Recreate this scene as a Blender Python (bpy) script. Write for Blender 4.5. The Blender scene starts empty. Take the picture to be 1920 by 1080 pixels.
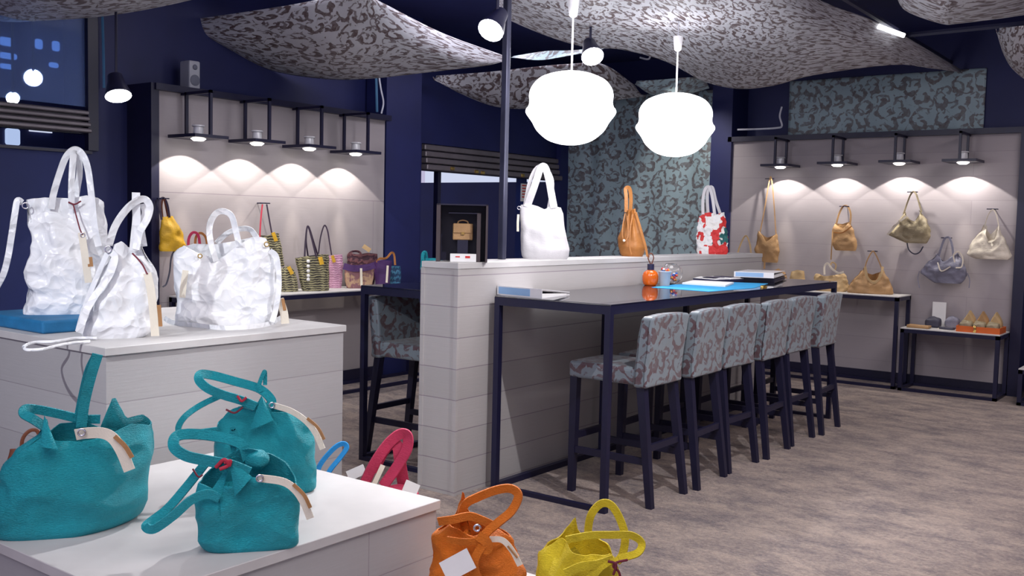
import bpy, bmesh, math, random
from mathutils import Vector, Matrix, noise
random.seed(7)
C = bpy.context.scene.collection
PI = math.pi
# ------------------------------------------------------------------ camera
FPX, ROLL, PITCH, YAW, EYE = 1850.0, math.radians(1.3), math.radians(3.88), math.atan(1390 / 1850.0), 1.53
fw = Vector((-math.sin(YAW) * math.cos(PITCH), math.cos(YAW) * math.cos(PITCH), -math.sin(PITCH)))
r0 = Vector((math.cos(YAW), math.sin(YAW), 0)); u0 = r0.cross(fw)
rt = r0 * math.cos(ROLL) + u0 * math.sin(ROLL); up = rt.cross(fw)
CAM = Vector((0, 0, EYE))
cd = bpy.data.cameras.new('camera'); co = bpy.data.objects.new('camera', cd); C.objects.link(co)
cd.sensor_width = 36; cd.lens = FPX / 1920 * 36; cd.clip_end = 200
co.matrix_world = Matrix(((rt.x, up.x, -fw.x, 0), (rt.y, up.y, -fw.y, 0), (rt.z, up.z, -fw.z, EYE), (0, 0, 0, 1)))
bpy.context.scene.camera = co
# ------------------------------------------------------------------ view and world
sc = bpy.context.scene
sc.view_settings.view_transform = 'Standard'; sc.view_settings.look = 'None'
sc.view_settings.exposure = 0.1; sc.view_settings.gamma = 1; sc.view_settings.use_curve_mapping = False
w = bpy.data.worlds.new('world'); sc.world = w; w.use_nodes = True
w.node_tree.nodes['Background'].inputs[0].default_value = (0.50, 0.47, 0.66, 1)
w.node_tree.nodes['Background'].inputs[1].default_value = 0.95

def area(name, loc, size, energy, col, look=None):
    l = bpy.data.lights.new(name, 'AREA'); l.shape = 'RECTANGLE'; l.size, l.size_y = size; l.energy = energy; l.color = col
    o = bpy.data.objects.new(name, l); C.objects.link(o); o.location = loc
    if look is not None: o.rotation_euler = (Vector(look) - Vector(loc)).to_track_quat('-Z', 'Y').to_euler()
    return o
def spot(name, loc, look, energy, size, blend, col, rad=.03, parent=None):
    l = bpy.data.lights.new(name, 'SPOT'); l.energy = energy; l.spot_size = math.radians(size); l.spot_blend = blend; l.color = col; l.shadow_soft_size = rad
    o = bpy.data.objects.new(name, l); C.objects.link(o)
    o.rotation_euler = (Vector(look) - Vector(loc)).to_track_quat('-Z', 'Y').to_euler()
    o.location = Vector(loc)
    if parent: o.parent = parent; o.location = Vector(loc) - parent.location
    return o
area('ceiling_light_hall', (-1.2, 0.2, 3.3), (3.0, 3.0), 80, (1.0, 0.92, 0.92))
area('ceiling_light_aisle', (-0.2, 6.0, 3.3), (1.8, 6.0), 150, (1.0, 0.90, 0.90))
area('ceiling_light_rear', (-5.3, 6.3, 3.25), (1.0, 4.0), 42, (0.95, 0.9, 1.0))
spot('ceiling_spot_totes', (-3.0, -0.4, 3.2), (-4.4, 2.9, 1.1), 290, 42, .6, (0.95, 0.97, 1.0), .02)
spot('ceiling_spot_table', (-1.2, 3.66, 3.15), (-3.3, 5.0, 0.6), 190, 95, .5, (1.0, 0.97, 0.98), .02)
spot('ceiling_spot_bags', (-5.0, 4.4, 3.1), (-3.2, 2.2, 0.5), 50, 55, .6, (1.0, 0.98, 0.97), .02)
spot('ceiling_spot_fabric', (-4.95, 9.0, 3.0), (-5.1, 10.3, 1.9), 55, 70, .8, (1.0, 0.93, 0.85), .03)

# ------------------------------------------------------------------ pixel rays -> places
def ray(x, y): return fw + rt * ((x - 960) / FPX) + up * ((540 - y) / FPX)
def P(x, y, z): d = ray(x, y); return CAM + d * ((z - EYE) / d.z)
def PX(x, y, X): d = ray(x, y); return CAM + d * (X / d.x)
def PY(x, y, Y): d = ray(x, y); return CAM + d * (Y / d.y)

# ------------------------------------------------------------------ materials
M = {}
class NT:
    def __init__(s, name):
        s.m = bpy.data.materials.new(name); s.m.use_nodes = True; s.t = s.m.node_tree; s.b = s.t.nodes['Principled BSDF']; M[name] = s.m
    def n(s, typ, **kw):
        nd = s.t.nodes.new(typ)
        for k, v in kw.items():
            if k.startswith('_'): setattr(nd, k[1:], v)
        return nd
    def l(s, a, b): s.t.links.new(a, b)
    def math(s, op, a, b=None, c=None):
        nd = s.n('ShaderNodeMath', _operation=op)
        for i, v in enumerate((a, b, c)):
            if v is None: continue
            if isinstance(v, (int, float)): nd.inputs[i].default_value = v
            else: s.l(v, nd.inputs[i])
        return nd.outputs[0]
    def ramp(s, fac, stops):
        nd = s.n('ShaderNodeValToRGB'); s.l(fac, nd.inputs[0]); e = nd.color_ramp.elements
        while len(e) < len(stops): e.new(.5)
        for el, (p, c) in zip(e, stops): el.position = p; el.color = (*c, 1) if len(c) == 3 else c
        return nd.outputs[0]
    def coord(s, kind='Object', scale=None):
        tc = s.n('ShaderNodeTexCoord'); o = tc.outputs[kind]
        if scale:
            mp = s.n('ShaderNodeMapping'); s.l(o, mp.inputs[0]); mp.inputs['Scale'].default_value = scale if isinstance(scale, tuple) else (scale,) * 3; o = mp.outputs[0]
        return o
    def noise(s, vec, scale, detail=3, rough=.5, dist=0):
        nd = s.n('ShaderNodeTexNoise'); s.l(vec, nd.inputs['Vector']); nd.inputs['Scale'].default_value = scale
        nd.inputs['Detail'].default_value = detail; nd.inputs['Roughness'].default_value = rough; nd.inputs['Distortion'].default_value = dist
        return nd.outputs[0]
    def bump(s, h, strength=.3, dist=.01):
        nd = s.n('ShaderNodeBump'); s.l(h, nd.inputs['Height']); nd.inputs['Strength'].default_value = strength; nd.inputs['Distance'].default_value = dist
        s.l(nd.outputs[0], s.b.inputs['Normal'])
    def mix(s, fac, a, b):
        nd = s.n('ShaderNodeMix', _data_type='RGBA'); 
        if isinstance(fac, (int, float)): nd.inputs[0].default_value = fac
        else: s.l(fac, nd.inputs[0])
        for i, v in ((6, a), (7, b)):
            if isinstance(v, tuple): nd.inputs[i].default_value = (*v, 1)
            else: s.l(v, nd.inputs[i])
        return nd.outputs[2]
    def col(s, c):
        if isinstance(c, tuple): s.b.inputs['Base Color'].default_value = (*c, 1)
        else: s.l(c, s.b.inputs['Base Color'])
    def set(s, rough=.5, metal=0, spec=.5, **kw):
        s.b.inputs['Roughness'].default_value = rough; s.b.inputs['Metallic'].default_value = metal; s.b.inputs['Specular IOR Level'].default_value = spec
        for k, v in kw.items(): s.b.inputs[k.replace('_', ' ')].default_value = v
def srgb(r, g, b):
    f = lambda v: ((v / 255 + .055) / 1.055) ** 2.4 if v > 10 else v / 255 / 12.92
    return (f(r), f(g), f(b))
def plain(name, c, rough=.5, metal=0, var=.12, ns=12, bump=0, bs=60, spec=.5):
    s = NT(name); co_ = s.coord(); nz = s.noise(co_, ns, 4)
    s.col(s.ramp(nz, [(.25, tuple(v * (1 - var) for v in c)), (.75, tuple(min(1, v * (1 + var)) for v in c))])); s.set(rough, metal, spec)
    if bump: s.bump(s.noise(co_, bs, 3, .6), bump, .004)
    return s.m
def glow(name, c, e):
    s = NT(name); s.col((0, 0, 0)); s.b.inputs['Emission Color'].default_value = (*c, 1); s.b.inputs['Emission Strength'].default_value = e; return s.m
def leather(name, c, rough=.6, bump=.5, scale=60, var=.15, fold=True):
    s = NT(name); o = s.coord(); n1 = s.noise(o, 9, 3)
    s.col(s.ramp(n1, [(.3, tuple(v * (1 - var) for v in c)), (.7, tuple(min(1, v * (1 + var)) for v in c))])); s.set(rough, 0, .4)
    mp = s.n('ShaderNodeMapping'); s.l(o, mp.inputs[0]); mp.inputs['Scale'].default_value = (1, 1, 3.2)
    h = s.noise(mp.outputs[0], scale, 3, .6, .6)
    if fold: h = s.math('ADD', h, s.math('MULTIPLY', s.noise(o, 14, 3, .5, .5), 1.6))
    s.bump(h, bump, .008); return s.m
# dark metal, navy walls
NAVY = (0.010, 0.011, 0.042)
plain('black_metal', (0.008, 0.008, 0.036), .38, .0, .1)
plain('black_wood', (0.008, 0.0075, 0.030), .45)
plain('navy_wall', (0.010, 0.015, 0.095), .55, var=.2, ns=2)
plain('navy_ceiling', (0.018, 0.024, 0.13), .7, var=.15, ns=2)
plain('navy_glossy', (0.008, 0.012, 0.05), .25, var=.2, ns=2)
plain('navy_blue', (0.008, 0.020, 0.13), .6, var=.2, ns=2)
plain('white_plastic', (0.75, 0.75, 0.78), .35, var=.03)
plain('paper_white', (0.8, 0.8, 0.8), .6, var=.03)
plain('label_blue', (0.27, 0.45, 0.72), .5, var=.05)
plain('cushion_blue', (0.012, 0.16, 0.36), .7, var=.2, bump=.3, bs=120)
plain('cloth_blue', (0.02, 0.30, 0.62), .7, var=.1, bump=.3, bs=200)
plain('tag_cream', (0.80, 0.74, 0.62), .7, var=.06, bump=.3, bs=150)
plain('label_brown', (0.40, 0.20, 0.075), .6, var=.15, bump=.3, bs=90)
plain('cord_maroon', (0.16, 0.012, 0.03), .6)
plain('cord_red', (0.45, 0.02, 0.05), .6)
plain('chrome', (0.7, 0.7, 0.72), .15, 1, .02)
plain('brass', (0.6, 0.4, 0.12), .3, 1, .1)
plain('lamp_silver', (0.75, 0.75, 0.78), .3, .1, .05)
plain('orange_card', (0.62, 0.12, 0.015), .5, var=.1)
plain('navy_paper', (0.02, 0.02, 0.06), .4)
plain('cable_white', (0.6, 0.62, 0.7), .5)
plain('cable_teal', (0.03, 0.14, 0.28), .5)
plain('red_ink', (0.6, 0.03, 0.03), .6)
leather('teal_leather', (0.012, 0.38, 0.46), .55, 1.0, 120)
leather('orange_leather', (0.80, 0.20, 0.012), .6, 1.0, 120)
leather('yellow_leather', (0.90, 0.70, 0.03), .65, 1.0, 120)
leather('pink_leather', (0.52, 0.035, 0.10), .6, .5, 85)
leather('blue_leather', (0.01, 0.23, 0.55), .6, .5, 85)
leather('brown_leather', (0.16, 0.045, 0.02), .5, .3)
leather('tan_leather', (0.42, 0.25, 0.115), .5, .4, 50)
leather('cognac_leather', (0.38, 0.15, 0.035), .45, .35, 50)
leather('sand_leather', (0.52, 0.36, 0.18), .5, .45, 40)
leather('olive_leather', (0.30, 0.25, 0.16), .4, .5, 40)
leather('grey_leather', (0.20, 0.20, 0.27), .4, .5, 40)
leather('cream_leather', (0.68, 0.62, 0.52), .45, .45, 40)
leather('white_leather', (0.60, 0.59, 0.61), .5, .25, 60, .03)
leather('mustard_leather', (0.62, 0.36, 0.02), .5, .4, 40, .3)
leather('purple_leather', (0.08, 0.03, 0.14), .5, .4, 40)
leather('charcoal_leather', (0.05, 0.05, 0.08), .5, .4, 40)
leather('dark_strap', (0.035, 0.02, 0.045), .5, .3, 40)
s = NT('white_tarp'); o_ = s.coord(); s.col(s.ramp(s.noise(o_, 8, 4), [(.3, (0.84, 0.87, 0.91)), (.7, (0.92, 0.93, 0.95))])); s.set(.33, 0, .5)
wn_ = s.n('ShaderNodeTexNoise'); s.l(o_, wn_.inputs['Vector']); wn_.inputs['Scale'].default_value = 5
wv_ = s.n('ShaderNodeVectorMath', _operation='MULTIPLY_ADD'); s.l(wn_.outputs['Color'], wv_.inputs[0]); wv_.inputs[1].default_value = (.18, .18, .18); s.l(o_, wv_.inputs[2])
v_ = s.n('ShaderNodeTexVoronoi', _feature='F1'); s.l(wv_.outputs[0], v_.inputs['Vector']); v_.inputs['Scale'].default_value = 8
v2_ = s.n('ShaderNodeTexVoronoi', _feature='F1'); s.l(wv_.outputs[0], v2_.inputs['Vector']); v2_.inputs['Scale'].default_value = 21
s.bump(s.math('ADD', s.math('MULTIPLY', v_.outputs[0], 1.0), s.math('MULTIPLY', v2_.outputs[0], .35)), .8, .035)
# patchwork red white green
s = NT('patchwork'); o_ = s.coord(scale=(14, 14, 11)); v_ = s.n('ShaderNodeTexVoronoi', _feature='F1', _distance='CHEBYCHEV'); s.l(o_, v_.inputs['Vector']); v_.inputs['Scale'].default_value = 1.25
sp = s.n('ShaderNodeSeparateColor'); s.l(v_.outputs['Color'], sp.inputs[0])
rp = s.n('ShaderNodeValToRGB'); rp.color_ramp.interpolation = 'CONSTANT'; e = rp.color_ramp.elements; e.new(.5); e.new(.5)
for el, (p, c) in zip(e, [(0, (0.6, .03, .03)), (.38, (.8, .8, .8)), (.70, (.02, .13, .13)), (.84, (.78, .76, .74))]): el.position = p; el.color = (*c, 1)
s.l(sp.outputs[0], rp.inputs[0]); s.col(rp.outputs[0]); s.set(.6); s.bump(s.noise(o_, 2.5, 4), .6, .03)
# straw weaves
def weave(name, c1, c2, fu=60, fv=45):
    s = NT(name); uv = s.coord('UV'); sp = s.n('ShaderNodeSeparateXYZ'); s.l(uv, sp.inputs[0])
    nz = s.noise(uv, 20, 3)
    a = s.math('SINE', s.math('ADD', s.math('MULTIPLY', sp.outputs[0], fu), s.math('MULTIPLY', nz, 6)))
    b = s.math('SINE', s.math('ADD', s.math('MULTIPLY', sp.outputs[1], fv * 2.6), s.math('MULTIPLY', nz, 11)))
    f = s.math('ADD', s.math('MULTIPLY', a, .2), s.math('ADD', s.math('MULTIPLY', b, .4), .5))
    s.col(s.ramp(f, [(.3, c1), (.7, c2)])); s.set(.7); s.bump(f, .6, .006); return s.m
weave('weave_olive', (0.035, 0.03, 0.025), (0.36, 0.33, 0.18), 60, 120)
weave('weave_pink', (0.55, 0.27, 0.42), (0.72, 0.42, 0.58), 60, 120)
weave('weave_straw', (0.30, 0.14, 0.16), (0.58, 0.38, 0.24), 20, 14)
weave('weave_blue', (0.012, 0.05, 0.13), (0.05, 0.20, 0.34))
weave('weave_brown', (0.05, 0.015, 0.03), (0.16, 0.06, 0.07))
# damask fabric : brown scrolls on a blue grey ground
def damask(name, ground, scroll, scale, rough=.5, strength=1.0, sheen=.2, aniso=1.0):
    s = NT(name); uv = s.coord('UV', (scale, scale * aniso, scale))
    nz = s.n('ShaderNodeTexNoise'); s.l(uv, nz.inputs['Vector']); nz.inputs['Scale'].default_value = 1.3; nz.inputs['Detail'].default_value = 2
    va = s.n('ShaderNodeVectorMath', _operation='MULTIPLY_ADD'); s.l(nz.outputs['Color'], va.inputs[0]); va.inputs[1].default_value = (.6, .6, .6); s.l(uv, va.inputs[2])
    fac = None
    for k, (sc_, turns, arm, rad) in enumerate(((1.0, 9.0, 1, .62), (1.55, 8.0, -1, .5))):
        vo = s.n('ShaderNodeTexVoronoi', _feature='F1', _voronoi_dimensions='2D'); s.l(va.outputs[0], vo.inputs['Vector']); vo.inputs['Scale'].default_value = sc_
        dv = s.n('ShaderNodeVectorMath', _operation='SUBTRACT')
        s.l(va.outputs[0], dv.inputs[0]); s.l(vo.outputs['Position'], dv.inputs[1])
        sp = s.n('ShaderNodeSeparateXYZ'); s.l(dv.outputs[0], sp.inputs[0])
        at = s.math('ARCTAN2', sp.outputs[1], sp.outputs[0])
        ph = s.math('ADD', s.math('MULTIPLY', at, arm), s.math('MULTIPLY', vo.outputs['Distance'], turns))
        wv = s.math('SINE', ph)
        thick = s.noise(va.outputs[0], 3.0 + k, 3, .6)
        thr = s.math('ADD', s.math('MULTIPLY', thick, -2.6), s.math('ADD', 1.55, s.math('MULTIPLY', vo.outputs['Distance'], .5 / rad)))
        g = s.math('MULTIPLY', s.math('SUBTRACT', wv, thr), 6)
        cl = s.n('ShaderNodeClamp'); s.l(g, cl.inputs[0]); g = cl.outputs[0]
        fac = g if fac is None else s.math('MAXIMUM', fac, s.math('MULTIPLY', g, .85))
    n2 = s.noise(uv, 5, 3)
    f2 = s.math('MULTIPLY', fac, s.math('ADD', .45, s.math('MULTIPLY', n2, .8)))
    f2 = s.math('MULTIPLY', f2, strength)
    gr = s.mix(s.noise(uv, .9, 3), tuple(v * .85 for v in ground), tuple(v * 1.15 for v in ground))
    s.col(s.mix(f2, gr, scroll)); s.set(rough, 0, .4)
    s.b.inputs['Sheen Weight'].default_value = sheen
    s.bump(fac, .25, .003); return s.m
damask('damask_stool', (0.20, 0.245, 0.28), (0.10, 0.042, 0.05), 6.2, .34, .95)
damask('damask_drape', (0.50, 0.51, 0.56), (0.085, 0.05, 0.055), 4.2, .6, 1.1, .1, 1.0)
damask('damask_hanging', (0.33, 0.45, 0.50), (0.10, 0.065, 0.065), 5.0, .38, .9)
# whitewashed boards: seams between boards, the seam texture follows the wall, u = x+y, v = z
def boards(name, c, row=.18, length=1.9, seam=(.16, .14, .15), rough=.6, vshift=0, mort=.004):
    s = NT(name); g = s.n('ShaderNodeNewGeometry'); sp = s.n('ShaderNodeSeparateXYZ'); s.l(g.outputs['Position'], sp.inputs[0])
    cb = s.n('ShaderNodeCombineXYZ'); s.l(s.math('ADD', sp.outputs[0], s.math('MULTIPLY', sp.outputs[1], 1.0)), cb.inputs[0]); s.l(s.math('ADD', sp.outputs[2], vshift), cb.inputs[1])
    br = s.n('ShaderNodeTexBrick'); s.l(cb.outputs[0], br.inputs['Vector']); br.offset = .43
    for k, v in (('Scale', 1), ('Mortar Size', mort), ('Mortar Smooth', .3), ('Brick Width', length), ('Row Height', row)): br.inputs[k].default_value = v
    br.inputs['Color1'].default_value = (*[v * .94 for v in c], 1); br.inputs['Color2'].default_value = (*[min(1, v * 1.05) for v in c], 1)
    br.inputs['Mortar'].default_value = (*seam, 1)
    st = s.n('ShaderNodeMapping'); s.l(cb.outputs[0], st.inputs[0]); st.inputs['Scale'].default_value = (2.5, 45, 1)
    gn = s.noise(st.outputs[0], 2.2, 5, .65); gb = s.noise(g.outputs['Position'], 2.0, 3)
    mx = s.mix(s.math('MULTIPLY', gn, .22), br.outputs['Color'], tuple(v * .55 for v in c))
    s.col(s.mix(s.math('MULTIPLY', gb, .16), mx, tuple(v * .7 for v in c))); s.set(rough, 0, .35)
    s.bump(s.math('SUBTRACT', gn, s.math('MULTIPLY', br.outputs['Fac'], 3)), .16, .004); return s.m
boards('boards_plinth', (0.43, 0.42, 0.43), .235, 9, (.30, .28, .30), mort=.0025)
boards('boards_partition', (0.46, 0.44, 0.44), .172, 9, (.26, .22, .26), mort=.0028, vshift=-.02)
boards('boards_wall', (0.38, 0.345, 0.37), .232, 8, (.29, .26, .29), vshift=.03, mort=.0024)
boards('boards_wall_left', (0.39, 0.355, 0.37), .845, 12, (.24, .20, .24), vshift=.0, mort=.003)
plain('plinth_top', (0.54, 0.53, 0.53), .5, var=.10, ns=4, bump=.08, bs=20)
# carpet
s = NT('carpet'); o_ = s.coord(); mp = s.n('ShaderNodeMapping'); s.l(o_, mp.inputs[0]); mp.inputs['Scale'].default_value = (1.0, 1.7, 1); mp.inputs['Rotation'].default_value = (0, 0, .5)
n1 = s.noise(mp.outputs[0], 3.0, 8, .74, .25); n2 = s.noise(o_, 42, 4, .7, .4)
f_ = s.math('ADD', s.math('MULTIPLY', n1, .68), s.math('MULTIPLY', n2, .32))
s.col(s.ramp(f_, [(.40, (0.16, 0.12, 0.13)), (.49, (0.33, 0.25, 0.225)), (.59, (0.53, 0.41, 0.345))])); s.set(.95, 0, .1)
s.b.inputs['Sheen Weight'].default_value = .3
s.bump(s.math('ADD', s.math('MULTIPLY', n1, 1.2), s.noise(o_, 70, 4, .75, .6)), .9, .035)
# glass top, clear glass, glossy shades
s = NT('black_glass'); s.col((0.012, 0.012, 0.02)); s.set(.04, 0, 1.0); s.b.inputs['IOR'].default_value = 2.3
s = NT('clear_glass'); s.col((1, 1, 1)); s.set(.02, 0, .5); s.b.inputs['Transmission Weight'].default_value = 1; s.b.inputs['IOR'].default_value = 1.3
s = NT('frosted_plastic'); s.col((.75, .8, .85)); s.set(.3, 0, .5); s.b.inputs['Transmission Weight'].default_value = .6; s.b.inputs['IOR'].default_value = 1.2
s = NT('dark_window'); s.col((0.35, 0.5, 0.9)); s.set(.08, 0, .8); s.b.inputs['Transmission Weight'].default_value = .75; s.b.inputs['IOR'].default_value = 1.1
s = NT('orange_glass'); s.col((0.85, 0.16, 0.01)); s.set(.15, 0, .6); s.b.inputs['Transmission Weight'].default_value = .25
glow('lamp_shade_glow', (1, 1, 1), 3.2); glow('spot_glow', (1, 1, 1), 25); glow('halogen_glow', (1, .96, .88), 14)
glow('reflection_glow', (0.32, 0.55, 1.0), .8); glow('reflection_bright', (0.52, 0.66, 1.0), .75); glow('hall_glow', (0.72, 0.78, 1.0), .78)
for nm, c in (('candy_red', (.6, .03, .03)), ('candy_blue', (.03, .15, .6)), ('candy_white', (.8, .8, .8)), ('candy_orange', (.8, .3, .02))): plain(nm, c, .3, var=.02)

# ------------------------------------------------------------------ mesh helpers
def finish(bm, smooth=False, boxuv=True, uvscale=1):
    bmesh.ops.recalc_face_normals(bm, faces=bm.faces)
    uvl = bm.loops.layers.uv.verify() if boxuv is True else None
    if uvl:
        for f in bm.faces:
            n = f.normal; ax = max(range(3), key=lambda i: abs(n[i]))
            for l in f.loops:
                c = l.vert.co; l[uvl].uv = ((c.y, c.z), (c.x, c.z), (c.x, c.y))[ax]
    for f in bm.faces: f.smooth = smooth
    if smooth:
        for e in bm.edges:
            if len(e.link_faces) == 2 and e.calc_face_angle(0) > .9: e.smooth = False
def obj(name, bm, mat, parent=None, smooth=False, uv=True, origin=None, kind=None, label=None):
    finish(bm, smooth, uv)
    if parent is not None: o0 = Vector(parent['_o']) if '_o' in parent else Vector((0, 0, 0))
    elif origin is not None: o0 = Vector(origin)
    else:
        xs = [v.co for v in bm.verts]
        o0 = Vector(((min(v.x for v in xs) + max(v.x for v in xs)) / 2, (min(v.y for v in xs) + max(v.y for v in xs)) / 2, min(v.z for v in xs)))
    for v in bm.verts: v.co -= o0
    me = bpy.data.meshes.new(name); bm.to_mesh(me); bm.free()
    o = bpy.data.objects.new(name, me); C.objects.link(o)
    for m_ in (mat if isinstance(mat, list) else [mat]): me.materials.append(M[m_])
    if parent is not None: o.parent = parent; o['_o'] = tuple(o0); o.location = (0, 0, 0)
    else: o.location = o0; o['_o'] = tuple(o0)
    if kind: o['kind'] = kind
    if label: o['label'] = label
    return o
def tag(o, label, cat, group=None):
    o['label'] = label; o['category'] = cat
    if group: o['group'] = group
    return o
def thing(name, label, cat, loc=(0, 0, 0), group=None):
    o = bpy.data.objects.new(name, None); C.objects.link(o); o.location = loc; o.empty_display_size = .05
    o['_o'] = tuple(loc); return tag(o, label, cat, group)
def B(): return bmesh.new()
def box(bm, a, b, bev=0, seg=2, mi=0):
    vs = [bm.verts.new((x, y, z)) for x in (a[0], b[0]) for y in (a[1], b[1]) for z in (a[2], b[2])]
    fs = [bm.faces.new([vs[i] for i in q]) for q in ((0, 1, 3, 2), (4, 6, 7, 5), (0, 4, 5, 1), (2, 3, 7, 6), (0, 2, 6, 4), (1, 5, 7, 3))]
    for f in fs: f.material_index = mi
    if bev:
        es = list({e for f in fs for e in f.edges}); bmesh.ops.bevel(bm, geom=es, offset=bev, segments=seg, affect='EDGES', profile=.5)
    return vs
def prism(bm, A, Bp, wa, wb, da=None, db=None):
    """tapered square bar between two points, wa x da at A, wb x db at B (axes x,y)"""
    da = da or wa; db = db or wb; A = Vector(A); Bp = Vector(Bp)
    va = [bm.verts.new(A + Vector((sx * wa / 2, sy * da / 2, 0))) for sx, sy in ((-1, -1), (1, -1), (1, 1), (-1, 1))]
    vb = [bm.verts.new(Bp + Vector((sx * wb / 2, sy * db / 2, 0))) for sx, sy in ((-1, -1), (1, -1), (1, 1), (-1, 1))]
    bm.faces.new(va); bm.faces.new(vb)
    for i in range(4): bm.faces.new((va[i], va[(i + 1) % 4], vb[(i + 1) % 4], vb[i]))
def catmull(pts, n):
    pts = [Vector(p) for p in pts]; out = []
    if len(pts) < 3:
        return [pts[0].lerp(pts[-1], i / n) for i in range(n + 1)]
    ext = [2 * pts[0] - pts[1]] + pts + [2 * pts[-1] - pts[-2]]; segs = len(pts) - 1
    for i in range(n + 1):
        t = i / n * segs; k = min(int(t), segs - 1); t -= k; a, b, c, d = ext[k:k + 4]
        out.append(.5 * ((2 * b) + (c - a) * t + (2 * a - 5 * b + 4 * c - d) * t * t + (3 * b - a - 3 * c + d) * t ** 3))
    return out
def ribbon(bm, pts, width, th, twist=0, n=None, view=None, endw=None, mi=0, round_=None):
    flat = round_ is None and th < width * .55; round_ = round_ or (4 if flat else 8)
    pts = catmull(pts, n or max(12, 6 * len(pts))); N = len(pts); rings = []
    prev = None
    for i, p in enumerate(pts):
        t = (pts[min(i + 1, N - 1)] - pts[max(i - 1, 0)]).normalized()
        vd = (view if view is not None else (p - CAM)).normalized()
        a = t.cross(vd)
        if a.length < .25 and prev is not None: a = prev - t * prev.dot(t)
        a.normalize()
        if prev is not None and a.dot(prev) < 0: a = -a
        prev = a
        d = t.cross(a).normalized()
        tw = math.radians(twist[0] + (twist[1] - twist[0]) * i / (N - 1) if isinstance(twist, tuple) else twist)
        wd = a * math.cos(tw) + d * math.sin(tw); hd = d * math.cos(tw) - a * math.sin(tw)
        w_ = width if endw is None else width + (endw - width) * i / (N - 1)
        ring = []
        for k in range(round_):
            an = 2 * PI * (k + .5) / round_; c, s_ = math.cos(an), math.sin(an)
            c = math.copysign(abs(c) ** .5, c) if not flat else math.copysign(1, c); s_ = math.copysign(abs(s_) ** .5, s_) if not flat else math.copysign(1, s_)
            ring.append(bm.verts.new(p + wd * (c * w_ / 2) + hd * (s_ * th / 2)))
        rings.append(ring)
    for i in range(N - 1):
        for k in range(round_):
            f = bm.faces.new((rings[i][k], rings[i][(k + 1) % round_], rings[i + 1][(k + 1) % round_], rings[i + 1][k])); f.material_index = mi
    bm.faces.new(rings[0]); bm.faces.new(rings[-1])
def tube(bm, pts, r, n=None, seg=8, mi=0): ribbon(bm, pts, 2 * r, 2 * r, 0, n, mi=mi, round_=seg)
def lathe(bm, prof, c=(0, 0, 0), seg=32, lobes=0, amp=0, mi=0, axis=None):
    c = Vector(c); rings = []
    q = Vector((0, 0, 1)).rotation_difference(Vector(axis).normalized()) if axis is not None else None
    for r, z in prof:
        ring = []
        for k in range(seg):
            a = 2 * PI * k / seg; rr = r * (1 + amp * math.cos(lobes * a))
            v = Vector((rr * math.cos(a), rr * math.sin(a), z))
            if q: v = q @ v
            ring.append(bm.verts.new(c + v))
        rings.append(ring)
    for i in range(len(rings) - 1):
        for k in range(seg):
            f = bm.faces.new((rings[i][k], rings[i][(k + 1) % seg], rings[i + 1][(k + 1) % seg], rings[i + 1][k])); f.material_index = mi
    for rr in (rings[0], rings[-1]):
        if (rr[0].co - rr[seg // 2].co).length > 1e-5: bm.faces.new(rr)
def frame_bars(bm, x0, x1, y0, y1, z0, z1, t, mids=(), axis='y', top=True):
    """open steel table frame: legs, top rails, floor rails"""
    for x in (x0, x1 - t):
        for y in (y0, y1 - t): box(bm, (x, y, z0), (x + t, y + t, z1))
        box(bm, (x, y0, z0), (x + t, y1, z0 + t)); box(bm, (x, y0, z1 - t), (x + t, y1, z1))
    for y in (y0, y1 - t):
        box(bm, (x0, y, z0), (x1, y + t, z0 + t)); box(bm, (x0, y, z1 - t), (x1, y + t, z1))

# ------------------------------------------------------------------ the setting
def struct(name, bm, mat, **kw): return obj(name, bm, mat, kind='structure', **kw)
b = B(); n = 60
box(b, (-12, -3.0, -.05), (4.5, 15, 0)); struct('floor', b, 'carpet', origin=(0, 0, 0))
b = B(); box(b, (-12, -1.0, 3.5), (4.5, 15, 3.55)); struct('ceiling', b, 'navy_ceiling')
LW, RWY, GX = -6.66, 10.19, -6.95
# left display wall panel with cap and skirting
b = B(); box(b, (GX + .02, 4.367, 0), (LW, 6.80, 2.45)); struct('wall_left', b, 'boards_wall_left')
b = B(); box(b, (GX, 4.33, 2.45), (LW + .05, 6.84, 2.50)); struct('trim_1', b, 'black_metal')
b = B(); box(b, (LW, 4.367, 0), (LW + .02, 6.80, .12)); struct('baseboard_left', b, 'black_wood')
b = B(); box(b, (GX, 4.30, 0), (LW + .03, 4.367, 2.50)); struct('trim_2', b, 'black_metal')
# dark wall stretches in the plane of the shutters
b = B(); box(b, (-7.3, 3.99, 0), (GX - .0, 4.36, 3.5)); box(b, (-7.3, 6.9, 0), (GX, 7.64, 3.5)); box(b, (-7.3, 4.36, 2.5), (GX - .02, 6.9, 3.5)); struct('wall_left_back', b, 'navy_wall')
b = B(); box(b, (GX, 6.84, 0), (LW - .02, 7.33, 3.5)); struct('trim_3', b, 'navy_wall')
b = B(); box(b, (-7.3, -1, 0), (GX, 3.99, 1.98)); struct('wall_left_near', b, 'navy_blue')
b = B(); box(b, (-7.25, 7.64, 2.315), (GX, 10.3, 3.5)); struct('wall_left_far', b, 'navy_wall')
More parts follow.
